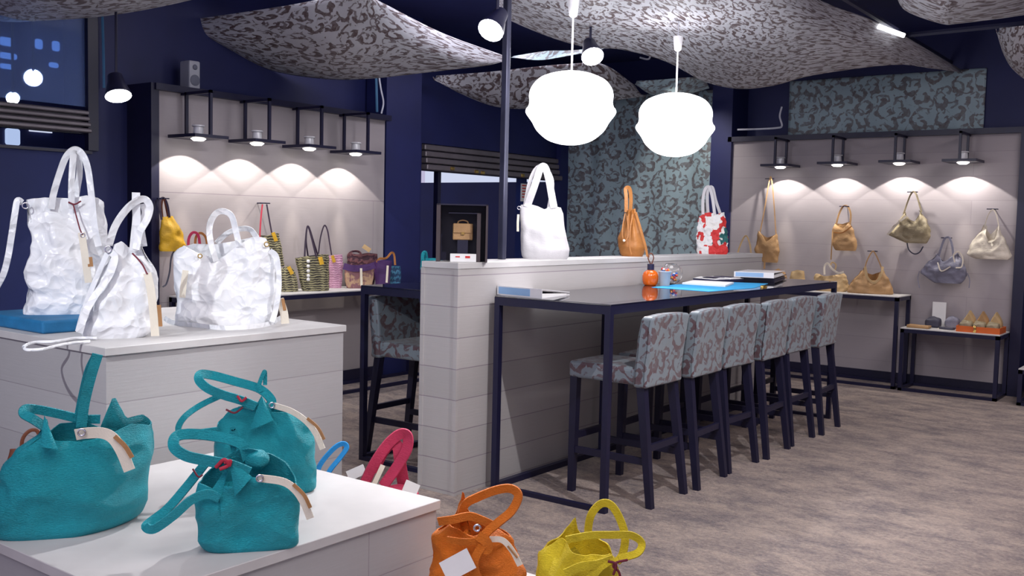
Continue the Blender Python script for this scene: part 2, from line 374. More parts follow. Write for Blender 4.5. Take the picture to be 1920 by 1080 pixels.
# right display wall panel
b = B(); box(b, (-4.657, RWY, 0), (-1.785, RWY + .34, 2.45)); struct('wall_right', b, 'boards_wall')
b = B(); box(b, (-4.70, RWY - .05, 2.45), (-1.74, RWY + .36, 2.505)); struct('trim_4', b, 'black_metal')
b = B(); box(b, (-4.657, RWY - .02, 0), (-1.785, RWY, .10)); struct('baseboard_right', b, 'black_wood')
b = B(); box(b, (-1.785, RWY - .06, 0), (-1.69, RWY + .3, 2.50)); struct('trim_5', b, 'black_metal')
b = B(); box(b, (-4.90, RWY - .05, 0), (-4.657, RWY + .4, 3.5)); struct('trim_6', b, 'navy_wall')
b = B(); box(b, (-7.1, 10.55, 0), (4.5, 10.7, 3.5)); struct('wall_back', b, 'navy_wall')
b = B(); box(b, (3.6, 1.0, 0), (3.75, 10.6, 3.5)); struct('wall_side', b, 'navy_wall')
# hall beyond the far opening: navy hoarding, white hall wall above it, its light put in as emission
b = B(); box(b, (-12, 12.0, 0), (-7.1, 12.1, PY(880, 342, 12.0).z)); struct('wall_hoarding', b, 'navy_blue')
b = B(); box(b, (-13, 14.4, 0), (-7.1, 14.5, 4)); struct('wall_hall', b, 'hall_glow')
b = B(); y_ = PX(829, 330, GX).y; box(b, (GX - .1, y_ - .02, 0), (GX - .04, y_ + .03, 2.3)); struct('trim_7', b, 'black_metal')
b = B(); q = PX(984, 360, GX); box(b, (GX - .04, q.y - .03, q.z - .11), (GX - .03, q.y + .08, q.z + .1)); pz = obj('poster', b, 'paper_white'); tag(pz, 'narrow white poster on the far wall, left of the white shoulder bag handles', 'poster')
b = B(); box(b, (GX - .10, q.y - .04, 0), (GX - .04, q.y + .09, 2.05)); struct('trim_10', b, 'navy_blue')
b = B()
for k in range(5): box(b, (GX - .029, q.y - .015, q.z + .07 - k * .034), (GX - .026, q.y + .06, q.z + .08 - k * .034 + .004))
obj('print', b, 'red_ink', pz)
# roller shutters: slatted housings
def shutter(name, label, y0, y1, z0, z1, rows):
    t = thing(name, label, 'shutter', (GX, (y0 + y1) / 2, z0)); bb = B(); h = (z1 - z0) / rows
    for k in range(rows):
        box(bb, (GX - .06, y0, z0 + k * h + .006), (GX + .02 + .012 * (rows - k), y1, z0 + (k + 1) * h - .006), .008, 1)
    obj('slats', bb, 'shutter_metal', t)
    bb = B(); box(bb, (GX - .08, y0, z0), (GX - .02, y1, z1)); obj('housing', bb, 'black_metal', t)
    return t
plain('shutter_metal', (0.17, 0.15, 0.17), .35, .3, .1)
shutter('roller_shutter', 'grey slatted roller shutter housing above the opening behind the white totes', -1.0, 3.98, 2.10, 2.275, 4)
shutter('roller_shutter', 'dark slatted roller shutter housing above the far opening behind the pole', 7.66, 10.15, 2.035, 2.31, 4)
# rail lamps fixed under the far shutter
for i, (px, py) in enumerate(((847, 316), (892, 322), (904, 324), (979, 329))):
    p = PX(px, py, GX + .06); b = B(); box(b, (p.x - .02, p.y - .03, p.z - .02), (p.x + .02, p.y + .03, p.z + .02), .008)
    tag(obj('shutter_clip', b, 'brass'), 'small brass clip on the far shutter edge, ' + ('farthest left', 'second from the left', 'third from the left', 'just right of the pole')[i], 'clip', 'clips on the far shutter')
# upper dark window at the left, its reflections added as glowing panes behind
b = B(); box(b, (GX - .03, -1, 2.30), (GX - .01, 3.97, 3.5)); w1 = struct('pane_and_reflection_1', b, 'dark_window')
b = B(); box(b, (GX - .1, 10.1, 0), (GX + .06, 10.5, 3.5)); struct('trim_9', b, 'navy_wall')
b = B(); box(b, (GX - .02, 3.97, 1.98), (GX + .03, 4.05, 3.5)); box(b, (GX - .03, -1, 1.955), (GX + .03, 4.0, 1.975)); struct('trim_8', b, 'black_metal')
b = B(); box(b, (-9.4, -2, 0), (-9.3, 8, 3.6)); struct('wall_outer', b, 'navy_wall')
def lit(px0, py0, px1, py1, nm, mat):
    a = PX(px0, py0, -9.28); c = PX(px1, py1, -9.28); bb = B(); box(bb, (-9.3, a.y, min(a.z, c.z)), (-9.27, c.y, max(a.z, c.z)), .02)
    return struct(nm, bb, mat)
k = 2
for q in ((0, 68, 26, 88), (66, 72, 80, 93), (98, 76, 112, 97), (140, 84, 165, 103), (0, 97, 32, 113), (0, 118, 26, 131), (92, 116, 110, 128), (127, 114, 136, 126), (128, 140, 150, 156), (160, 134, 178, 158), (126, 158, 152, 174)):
    lit(*q, 'pane_and_reflection_%d' % k, 'reflection_glow'); k += 1  # glowing panes added for the blue reflections in the glass
for q in ((10, 240, 38, 273),): lit(*q, 'pane_and_reflection_%d' % k, 'reflection_bright'); k += 1
lit(182, 254, 188, 282, 'pane_and_reflection_%d' % k, 'reflection_bright'); k += 1
lit(55, 242, 98, 249, 'pane_and_reflection_%d' % k, 'hall_glow')
for px, py, r_ in ((62, 146, .07), (24, 184, .05)):  # glowing discs added for the lamps reflected in the glass
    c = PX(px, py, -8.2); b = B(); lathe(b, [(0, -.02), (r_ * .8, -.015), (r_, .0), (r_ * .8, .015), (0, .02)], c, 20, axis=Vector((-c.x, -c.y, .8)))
    lm = obj('lamp_reflection', b, 'spot_glow', smooth=True); tag(lm, 'added glow disc for a lamp reflection behind the dark window, ' + ('the upper one' if py < 170 else 'just above the shutter'), 'lamp')
    b = B(); tube(b, [c, (c.x, c.y, 3.6)], .012, 3, 6); obj('added_rod', b, 'black_metal', lm)
plain('beam_dark', (0.012, 0.013, 0.045), .5)

# ------------------------------------------------------------------ ceiling drapes
def drape(name, label, lower, upper, mat='damask_drape', nv=26, sag=.10, group='patterned cloths slung under the ceiling', flip=1):
    lo = [P(*q) for q in lower]; hi = [P(*q) for q in upper]
    A = catmull(lo, 48); D = catmull(hi, 48); bm = B(); uvl = bm.loops.layers.uv.verify(); V = []
    for j in range(nv + 1):
        v = j / nv; row = []
        for i in range(49):
            p = A[i].lerp(D[i], v); s_ = math.sin(PI * v); p.z -= sag * s_ * (.4 + .6 * math.sin(PI * i / 48))
            p.z += noise.noise(Vector((p.x * 1.3, p.y * 1.3, 3))) * .05 * s_
            row.append(bm.verts.new(p))
        V.append(row)
    LU = sum((A[i + 1] - A[i]).length for i in range(48)); LV = (A[24] - D[24]).length
    for j in range(nv):
        for i in range(48):
            f = bm.faces.new((V[j][i], V[j][i + 1], V[j + 1][i + 1], V[j + 1][i]))
            for l, (a_, b_) in zip(f.loops, ((i, j), (i + 1, j), (i + 1, j + 1), (i, j + 1))): l[uvl].uv = (a_ / 48 * LU, b_ / nv * LV)
    o = obj(name, bm, mat, smooth=True, uv=False)
    m_ = o.modifiers.new('thickness', 'SOLIDIFY'); m_.thickness = .004
    return tag(o, label, 'ceiling cloth', group)
drape('ceiling_cloth', 'patterned ceiling cloth at the upper left corner above the dark window',
      [(-160, 20, 2.95), (0, 39, 2.88), (75, 38, 2.86), (190, 30, 2.88), (300, 12, 2.95), (430, -18, 3.05)], [(-160, -240, 3.1), (0, -240, 2.95), (75, -230, 2.95), (190, -200, 2.95), (330, -140, 3.0), (470, -60, 3.1)])
drape('ceiling_cloth', 'patterned ceiling cloth sagging above the left wall, left of the pole',
      [(332, 41, 3.1), (425, 90, 2.92), (504, 131, 2.8), (606, 148, 2.76), (690, 148, 2.76), (801, 136, 2.8), (918, 122, 2.92), (950, 111, 3.0)],
      [(345, 38, 3.12), (430, 27, 3.12), (530, 12, 3.12), (610, -2, 3.1), (680, -12, 3.1), (717, 5, 3.1), (830, 62, 3.08), (950, 106, 3.02)])
drape('ceiling_cloth', 'largest patterned ceiling cloth sagging over the two white pendant lamps',
      [(935, 18, 3.16), (958, 38, 3.08), (1038, 71, 2.96), (1106, 89, 2.92), (1165, 92, 2.92), (1250, 115, 2.90), (1320, 152, 2.86), (1385, 166, 2.84), (1450, 160, 2.84), (1527, 140, 2.86), (1672, 121, 2.98), (1739, 127, 3.04), (1805, 136, 3.08)],
      [(925, -200, 3.26), (960, -220, 3.06), (1010, -230, 3.06), (1060, -230, 3.01), (1120, -230, 3.01), (1200, -220, 3.01), (1270, -200, 3.01), (1330, -160, 3.06), (1390, -110, 3.06), (1460, -60, 3.11), (1540, 2, 3.16), (1660, 48, 3.18), (1800, 130, 3.12)], nv=34, sag=.03)
drape('ceiling_cloth', 'patterned ceiling cloth hanging behind the pole above the far opening',
      [(812, 144, 2.95), (857, 172, 2.85), (923, 198, 2.75), (987, 204, 2.72), (1080, 198, 2.74), (1156, 187, 2.82), (1212, 180, 2.95)],
      [(818, 142, 2.98), (860, 139, 3.0), (924, 134, 3.02), (987, 127, 3.05), (1067, 120, 3.05), (1132, 121, 3.05), (1190, 160, 3.0)], sag=.06)
drape('ceiling_cloth', 'patterned ceiling cloth at the top right corner of the shop',
      [(1680, -8, 3.15), (1700, 20, 3.05), (1763, 43, 2.95), (1800, 43, 2.95), (1920, 27, 3.0), (2020, 5, 3.1)], [(1670, -160, 3.1), (1700, -160, 3.05), (1763, -160, 2.95), (1800, -160, 2.95), (1920, -160, 3.0), (2020, -160, 3.1)])
drape('ceiling_cloth', 'patterned ceiling cloth at the right edge beside the dark corner',
      [(1868, 54, 3.15), (1882, 100, 3.02), (1903, 133, 2.9), (1940, 155, 2.85), (2010, 160, 2.85)], [(1875, 52, 3.15), (1900, 50, 3.1), (1930, 47, 3.1), (1970, 44, 3.1), (2020, 40, 3.15)])
drape('ceiling_cloth', 'pale blue lit ceiling cloth between the pendant cords, behind the second spot',
      [(958, 108, 3.05), (1010, 113, 3.0), (1060, 106, 3.02), (1132, 92, 3.08)], [(962, 106, 3.08), (1025, 96, 3.08), (1070, 95, 3.08), (1132, 90, 3.1)], mat='damask_hanging', sag=.02)
drape('ceiling_cloth', 'small patterned ceiling cloth seen above the smaller pendant lamp',
      [(1190, 158, 3.0), (1225, 178, 2.92), (1270, 180, 2.9), (1330, 165, 2.98)], [(1194, 152, 3.05), (1240, 149, 3.05), (1290, 145, 3.05), (1322, 147, 3.05)], mat='damask_hanging', sag=.02)
# beams under the ceiling
for nm, lb, a, c in (('ceiling_beam', 'dark ceiling beam running to the right behind the bright strip lamp', P(1490, -60, 3.2), P(1860, 165, 3.2)),
                 ('ceiling_beam', 'dark ceiling rail crossing the top right corner', P(1700, 66, 3.2), P(1960, 40, 3.2))):
    b = B(); tube(b, [a, c], .022, 4, 6); tag(obj(nm, b, 'beam_dark'), lb, 'beam')

# hanging fabric panels
def hanging(name, label, x0, x1, z0, z1, y, mat, amp=.02, cat='fabric panel'):
    bm = B(); V = []; nx, nz = 60, 20
    for j in range(nz + 1):
        row = []
        for i in range(nx + 1):
            x = x0 + (x1 - x0) * i / nx; z = z0 + (z1 - z0) * j / nz
            row.append(bm.verts.new((x, y + amp * math.sin(x * 14 + noise.noise(Vector((x * 2, 0, z))) * 3) + noise.noise(Vector((x * 3, 1, z * 2))) * amp, z)))
        V.append(row)
    for j in range(nz):
        for i in range(nx): bm.faces.new((V[j][i], V[j][i + 1], V[j + 1][i + 1], V[j + 1][i]))
    o = obj(name, bm, mat, smooth=True); o.modifiers.new('thickness', 'SOLIDIFY').thickness = .004
    return tag(o, label, cat)
hanging('fabric_panel', 'tall blue grey damask fabric wall between the far opening and the dark column', -6.93, -4.92, 0.02, 3.05, 10.3, 'damask_hanging')
hanging('fabric_panel', 'dark patterned fabric strip hung above the right display wall', PY(1475, 200, 10.45).x, PY(1843, 200, 10.45).x, 2.52, 3.12, 10.52, 'damask_hanging', .008)

# ------------------------------------------------------------------ plinths
def plinth(label, x0, x1, y0, y1, z1, lip=.012, t=.035):
    o = thing('display_plinth', label, 'plinth', ((x0 + x1) / 2, (y0 + y1) / 2, 0))
    b = B(); box(b, (x0 + lip, y0 + lip, 0), (x1 - lip, y1 - lip, z1 - t)); obj('body', b, 'boards_plinth', o)
    b = B(); box(b, (x0, y0, z1 - t), (x1, y1, z1), .002, 1); obj('top_board', b, 'plinth_top', o); return o
UPZ, LOZ, PLZ = .95, .45, .12
plinth('taller whitewashed wooden plinth at the left carrying three white bags', -5.35, -3.89, 2.30, 3.70, UPZ)
plinth('lower whitewashed wooden plinth in front carrying three turquoise bags', -3.73, -2.455, 1.52, 2.84, LOZ)
yf = P(992, 1074, PLZ).y
plinth('low white plinth at the bottom edge under the orange and yellow bags', -2.415, P(1215, 1110, PLZ).x + .02, 1.75, yf, PLZ)
plinth('low white plinth behind the turquoise bags under the pink bag', -3.85, -2.86, 2.92, 3.25, PLZ)

# ------------------------------------------------------------------ partition
PXN, PXF, PY0, PY1, PZ = -3.466, -3.735, 4.12, 8.28, 1.295
pt = thing('partition', 'half height partition clad in whitewashed boards behind the bar table', 'partition', ((PXN + PXF) / 2, 6.2, 0))
b = B(); box(b, (PXF + .004, PY0 + .004, 0), (PXN - .004, PY1 - .004, PZ - .035)); obj('cladding', b, 'boards_partition', pt)
b = B(); box(b, (PXF, PY0, PZ - .034), (PXN, PY1, PZ), .002, 1); obj('top_board', b, 'plinth_top', pt)
for x in (PXN - .024, PXF - .002):
    b = B(); box(b, (x, PY0 - .002, 0), (x + .026, PY0 + .02, PZ - .035)); obj('corner_strip', b, 'boards_partition', pt)
# pole
pp = PX(941, 482, PXF + .06); b = B(); box(b, (pp.x - .02, pp.y - .02, PZ), (pp.x + .02, pp.y + .02, 3.5), .006)
plain('pole_grey', (0.05, 0.052, 0.09), .35, .4)
pol = tag(obj('pole', b, 'pole_grey'), 'dark square steel pole rising from the partition top to the ceiling', 'pole')

# ------------------------------------------------------------------ bar tables
def bar_table(label, x0, x1, y0, y1, z, t=.035, mids=2, left=False):
    o = thing('bar_table', label, 'table', ((x0 + x1) / 2, (y0 + y1) / 2, 0))
    b = B(); box(b, (x0, y0, z - .008), (x1, y1, z), .002, 1); obj('tabletop', b, 'black_glass', o)
    for x in (x0, x1 - t):
        for y in (y0, y1 - t):
            b = B(); box(b, (x, y, 0), (x + t, y + t, z - .008)); obj('leg', b, 'black_metal', o)
    for y in [y0 + (y1 - y0) * (k + 1) / (mids + 1) for k in range(mids)]:
        b = B(); box(b, (x0, y, .0), (x0 + t, y + t, z - .008)); obj('leg', b, 'black_metal', o)
    b = B(); zt = z - .008
    for x in (x0, x1 - t): box(b, (x, y0 + t, zt - .045), (x + t, y1 - t, zt))
    for y in (y0, y1 - t): box(b, (x0 + t, y, zt - .045), (x1 - t, y + t, zt))
    obj('top_rail', b, 'black_metal', o)
    b = B()
    for y in (y0, y1 - t): box(b, (x0 + t, y, 0), (x1 - t, y + t, .025))
    box(b, (x0, y0 + t, 0), (x0 + t, y1 - t, t)); obj('floor_rail', b, 'black_metal', o)
    return o
TZ = 1.108
bar_table('long black glass topped bar table in front of the partition', -3.42, -2.655, 4.39, 7.86, TZ)
bt = bar_table('black bar table behind the partition with one stool showing', -4.46, PXF - .03, 4.36, 8.1, TZ)
# flip its floor rail side is the aisle: fine as mirrored frame

# ------------------------------------------------------------------ stools
def make_stool():
    t = thing('bar_stool', '', 'stool', (0, 0, 0))
    def rbox(a, c, bev, dy=.0):
        b = B(); box(b, a, c, bev, 3)
        return b
    b = rbox((-.265, -.20, .655), (.20, .20, .752), .022)
    for v in b.verts:
        if v.co.z > .73: v.co.z += .012 * (1 - (v.co.y / .2) ** 2) * (1 - ((v.co.x + .03) / .24) ** 2)
    obj('seat', b, 'damask_stool', t)
    b = B()
    vs = box(b, (.165, -.21, .645), (.245, .21, 1.035), 0)
    bmesh.ops.subdivide_edges(b, edges=b.edges[:], cuts=5, use_grid_fill=True)
    es = [e for e in b.edges if len(e.link_faces) == 2 and e.link_faces[0].normal.dot(e.link_faces[1].normal) < .5]
    b.normal_update(); es = [e for e in b.edges if len(e.link_faces) == 2 and e.calc_face_angle(0) > 1]
    bmesh.ops.bevel(b, geom=es, offset=.018, segments=3, affect='EDGES', profile=.5)
    for v in b.verts:
        k = (v.co.z - .645) / .39; v.co.x += .035 * k * k; v.co.y *= 1 + .02 * k
        v.co.x += .008 * noise.noise(v.co * 9)
        if v.co.z > 1.0: v.co.z += .008 * (1 - (v.co.y / .21) ** 2)
    obj('backrest', b, 'damask_stool', t)
    for sy in (-1, 1):
        b = B(); prism(b, (-.235, sy * .178, 0), (-.23, sy * .172, .66), .036, .046); obj('leg', b, 'black_wood', t)
        b = B(); prism(b, (.285, sy * .196, 0), (.20, sy * .172, .65), .036, .048, .036, .046); obj('leg', b, 'black_wood', t)
        b = B(); prism(b, (-.232, sy * .176, .225), (-.232, sy * .176, .265), .01, .01)
        b.free(); b = B(); box(b, (-.22, sy * .178 - .011, .225), (.26, sy * .178 + .011, .262)); obj('stretcher', b, 'black_wood', t)
    b = B(); box(b, (-.245, -.165, .30), (-.222, .165, .337)); obj('stretcher', b, 'black_wood', t)
    b = B(); box(b, (.235, -.175, .30), (.258, .175, .335)); obj('stretcher', b, 'black_wood', t)
    return t
def dup(root, loc, rz, label, group):
    r = root.copy(); C.objects.link(r); r.location = loc; r.rotation_euler = (0, 0, rz); r['label'] = label
    if group: r['group'] = group
    for ch in root.children:
        c = ch.copy(); C.objects.link(c); c.parent = r
    return r
st0 = make_stool(); grp = 'damask covered bar stools'
ords = ['nearest damask bar stool at the long table, standing beside its front leg', 'second nearest damask bar stool in the row at the long table', 'third nearest damask bar stool in the row at the long table',
        'fourth damask bar stool counted from the near end of the long table', 'fifth damask bar stool counted from the near end, second from the far end', 'farthest damask bar stool in the row, closest to the right wall']
st0['group'] = grp; st0['label'] = ords[0]; st0.location = (-2.81, 4.84, 0)
for i in range(1, 6): dup(st0, (-2.81 + .004 * i + (.012 if i % 2 else -.006), 4.84 + .503 * i, 0), math.radians((2, -2, 1.5, -1, 2)[i - 1]), ords[i], grp)
dup(st0, (-4.215, 4.66, 0), PI + .03, 'damask bar stool behind the partition facing the rear bar table', grp)

# ------------------------------------------------------------------ wall shelf tables
def side_table(label, x0, x1, y0, y1, z, t=.035, long='y', front=None):
    o = thing('display_table', label, 'table', ((x0 + x1) / 2, (y0 + y1) / 2, 0))
    b = B(); box(b, (x0, y0, z - .012), (x1, y1, z), .002, 1); obj('tabletop', b, 'plinth_top', o)
    for x in (x0, x1 - t):
        for y in (y0, y1 - t):
            b = B(); box(b, (x, y, 0), (x + t, y + t, z - .012)); obj('leg', b, 'black_metal', o)
    for nm_, za, zb in (('top_rail', z - .012 - t, z - .012), ('floor_rail', 0, t * .8)):
        b = B()
        for x in (x0, x1 - t): box(b, (x, y0 + t, za), (x + t, y1 - t, zb))
        for y in (y0, y1 - t): box(b, (x0, y, za), (x1, y + t, zb))
        obj(nm_, b, 'black_metal', o)
    return o
SZL, SZR = .90, .895
side_table('long narrow display table along the left wall holding woven baskets', LW + .03, -6.22, 4.45, 7.15, SZL)
side_table('taller narrow display table along the right wall holding tan bags', -4.55, -2.69, 9.72, 10.15, SZR)
side_table('lower display table by the right wall holding wallets and pouches', -2.655, -1.79, 9.70, 10.15, .605)
q = P(1911, 760, 0); side_table('table at the right edge of the picture, mostly cut off', q.x - .02, q.x + .8, q.y - .02, q.y + .6, .33)

# ------------------------------------------------------------------ wall lamps
def wall_lamp(base, nrm, label, group):
    """base: point on the wall at plate height, nrm: wall normal into the room"""
    nrm = Vector(nrm); tv = Vector((-nrm.y, nrm.x, 0)); base = Vector(base); o = thing('wall_lamp', label, 'lamp', base + nrm * .21, group)
    def bar(a, c, w_):
        bb = B(); a = Vector(a); c = Vector(c); lo = Vector([min(a[i], c[i]) - w_ / 2 for i in range(3)]); hi = Vector([max(a[i], c[i]) + w_ / 2 for i in range(3)]); box(bb, lo, hi); return bb
    top = 2.445
    for d in (.06, .36):
        p = base + nrm * d; bb = bar((p.x, p.y, p.z), (p.x, p.y, top), .022); obj('hanger', bb, 'black_metal', o)
    a = base + nrm * .012; c = base + nrm * .36; bb = bar((a.x, a.y, top), (c.x, c.y, top), .022); obj('arm', bb, 'black_metal', o)
    lo = base + nrm * .04 - tv * .15; hi = base + nrm * .38 + tv * .15; bb = B()
    box(bb, (min(lo.x, hi.x), min(lo.y, hi.y), base.z - .012), (max(lo.x, hi.x), max(lo.y, hi.y), base.z + .012)); obj('plate', bb, 'black_metal', o)
    m = base + nrm * .21; bb = B(); lathe(bb, [(.0, .012), (.035, .012), (.04, .03), (.036, .075), (.05, .08), (.045, .09), (.0, .092)], m, 16); obj('lamp_holder', bb, 'lamp_silver', o, smooth=True)
    bb = B(); lathe(bb, [(.0, -.03), (.035, -.028), (.055, -.014), (.055, -.0121), (0, -.0121)], m, 16); obj('reflector', bb, 'halogen_glow', o, smooth=True)
    wl = m + Vector((0, 0, -.045))
    spot('wall_lamp_wash', wl, wl + Vector((0, 0, -1)) - nrm * .21, 16, 108, .04, (1, .93, .84), .01, o)
    spot('wall_lamp_beam', wl, wl + Vector((0, 0, -1)) - nrm * .24, 26, 22, 1, (1, .9, .74), .015, o)
for i, (px, py, wd) in enumerate(((372, 257, 'closest to the tall white tote'), (482, 266, 'second from the left end'), (580, 276, 'third from the left end'), (667, 286, 'closest to the dark column'))):
    p = PX(px, py, LW + .21); wall_lamp((LW, p.y, p.z), (1, 0, 0), 'black framed lamp on the left wall, ' + wd, 'black framed lamps on the left wall')
for i, (px, py, wd) in enumerate(((1463, 311, 'above the long strapped tan bag'), (1570, 307, 'second from the left end'), (1686, 304, 'third from the left end'), (1806, 302, 'nearest the right picture edge'))):
    p = PY(px, py, RWY - .21); wall_lamp((p.x, RWY, p.z), (0, -1, 0), 'black framed lamp on the right wall, ' + wd, 'black framed lamps on the right wall')

# ------------------------------------------------------------------ pendant lamps
def pendant(px, py, top, label, X=-3.2, dia=.50):
    c = PX(px, py, X); d = (c - CAM).dot(fw); R = 82.5 / FPX * d if px < 1150 else 71.5 / FPX * d
    o = thing('pendant_lamp', label, 'lamp', c, 'white shell pendant lamps')
    prof = [(0, -.80), (.22, -.79), (.50, -.70), (.74, -.50), (.86, -.30), (1.0, -.10), (1.0, .0), (.955, .06), (.93, .16), (.94, .32), (.90, .48), (.76, .66), (.55, .76), (.30, .83), (.12, .84), (0, .84)]
    pr = [(r * R, z * R * 1.0) for r, z in prof]; cp = catmull([(a, 0, b_) for a, b_ in pr], 60)
    bb = B(); lathe(bb, [(max(0, v.x), v.z) for v in cp], c, 60, 12, .02); obj('shade', bb, 'lamp_shade_glow', o, smooth=True)
    tz = PX(px, top, X).z; bb = B(); tube(bb, [c + Vector((0, 0, R * .82)), (c.x, c.y, tz)], .006, 3, 8); obj('cord', bb, 'white_plastic', o)
    bb = B(); lathe(bb, [(.012, tz - .01), (.024, tz), (.03, tz + .045), (.034, tz + .09), (0, tz + .09)], (c.x, c.y, 0), 20); obj('canopy', bb, 'white_plastic', o, smooth=True)
    bb = B(); tube(bb, [(c.x, c.y, tz + .08), (c.x, c.y, 3.5)], .004, 3, 6); obj('suspension_wire', bb, 'cable_white', o)
    l = bpy.data.lights.new('pendant_light', 'POINT'); l.energy = 17; l.color = (.98, .96, 1); l.shadow_soft_size = R * .9
    lo = bpy.data.objects.new('pendant_light', l); C.objects.link(lo); lo.parent = o; lo.location = (0, 0, -R * 1.1)
    l = bpy.data.lights.new('pendant_uplight', 'POINT'); l.energy = 13; l.color = (.98, .96, 1); l.shadow_soft_size = R * .8
    lo = bpy.data.objects.new('pendant_uplight', l); C.objects.link(lo); lo.parent = o; lo.location = (0.0, 0, R * 1.05)
pendant(1070, 205, 28, 'larger looking white shell pendant lamp, nearer to the pole')
pendant(1266, 236, 92, 'white shell pendant lamp farther from the pole, above the bar table')

# ------------------------------------------------------------------ bright spots
def spotlight(px, py, dist, label, aim, r, energy, squash=1.0, stem=True, size=70):
    d = ray(px, py); c = CAM + d * dist; aim = Vector(aim); ax = (aim - c).normalized()
    o = thing('spotlight', label, 'spotlight', c, 'spotlights under the ceiling')
    bb = B(); lathe(bb, [(0, -.16), (r * .55, -.155), (r * .65, -.10), (r * .98, -.01), (r * .98, 0), (0, -.002)], c, 20, axis=ax); obj('housing', bb, 'black_metal', o, smooth=True)
    bb = B(); lathe(bb, [(0, .012), (r * .6, .01), (r * .95, .001), (0, .0)], c, 20, axis=ax); obj('lens', bb, 'spot_glow', o, smooth=True)
    if stem:
        bb = B(); e = c - ax * .1; tube(bb, [e, (e.x, e.y, 3.5)], .009, 3, 8); obj('stem', bb, 'black_metal', o)
    spot('spotlight_beam', c + ax * .03, aim, energy, size, .5, (1, .98, 1), .04, o)
spotlight(920, 57, 5.15, 'brightest spotlight fixed beside the pole, left of the pendant lamps', (-2.9, 2.0, .4), .072, 170, size=62)
spotlight(1111, 106, 6.9, 'spotlight between and above the two pendant lamps', (-2.2, 4.5, .4), .082, 130)
spotlight(222, 180, 6.6, 'spotlight beside the left end of the left display wall', (-5.6, 3.6, 1.2), .088, 90)
# strip lamp top right
a = P(1649, 50, 3.15); c = P(1693, 66, 3.15); b = B(); tube(b, [a, c], .02, 4, 8); tag(obj('strip_lamp', b, 'lamp_shade_glow'), 'short bright strip lamp on the ceiling rail at the upper right', 'lamp')

# ------------------------------------------------------------------ bag building
class Fr:
    def __init__(s, px=None, py=None, z=0, hd=0, yaw=0, O=None, N=None):
        if O is None:
            b_ = P(px, py, z); n_ = Vector((b_.x, b_.y, 0)).normalized(); n_.rotate(Matrix.Rotation(math.radians(yaw), 3, 'Z'))
            s.N = n_; s.O = b_ + n_ * hd
        else: s.O = Vector(O); s.N = Vector(N).normalized()
        s.R = Vector((s.N.y, -s.N.x, 0))
    def pt(s, px, py=None, dy=0):
        if py is None: return Vector(px)
        d = ray(px, py); q = s.O + s.N * dy; return CAM + d * ((q - CAM).dot(s.N) / d.dot(s.N))
    def loc(s, p): q = p - s.O; return q.dot(s.R), q.dot(s.N), q.z
    def w(s, x, y, z): return s.O + s.R * x + s.N * y + Vector((0, 0, z))
def lerp_list(tab, x):
    if x <= tab[0][0]: return tab[0][1]
    for (a, va), (b_, vb) in zip(tab, tab[1:]):
        if x <= b_: 
            t = (x - a) / max(1e-9, b_ - a); return tuple(p + (q - p) * t for p, q in zip(va, vb)) if isinstance(va, tuple) else va + (vb - va) * t
    return tab[-1][1]
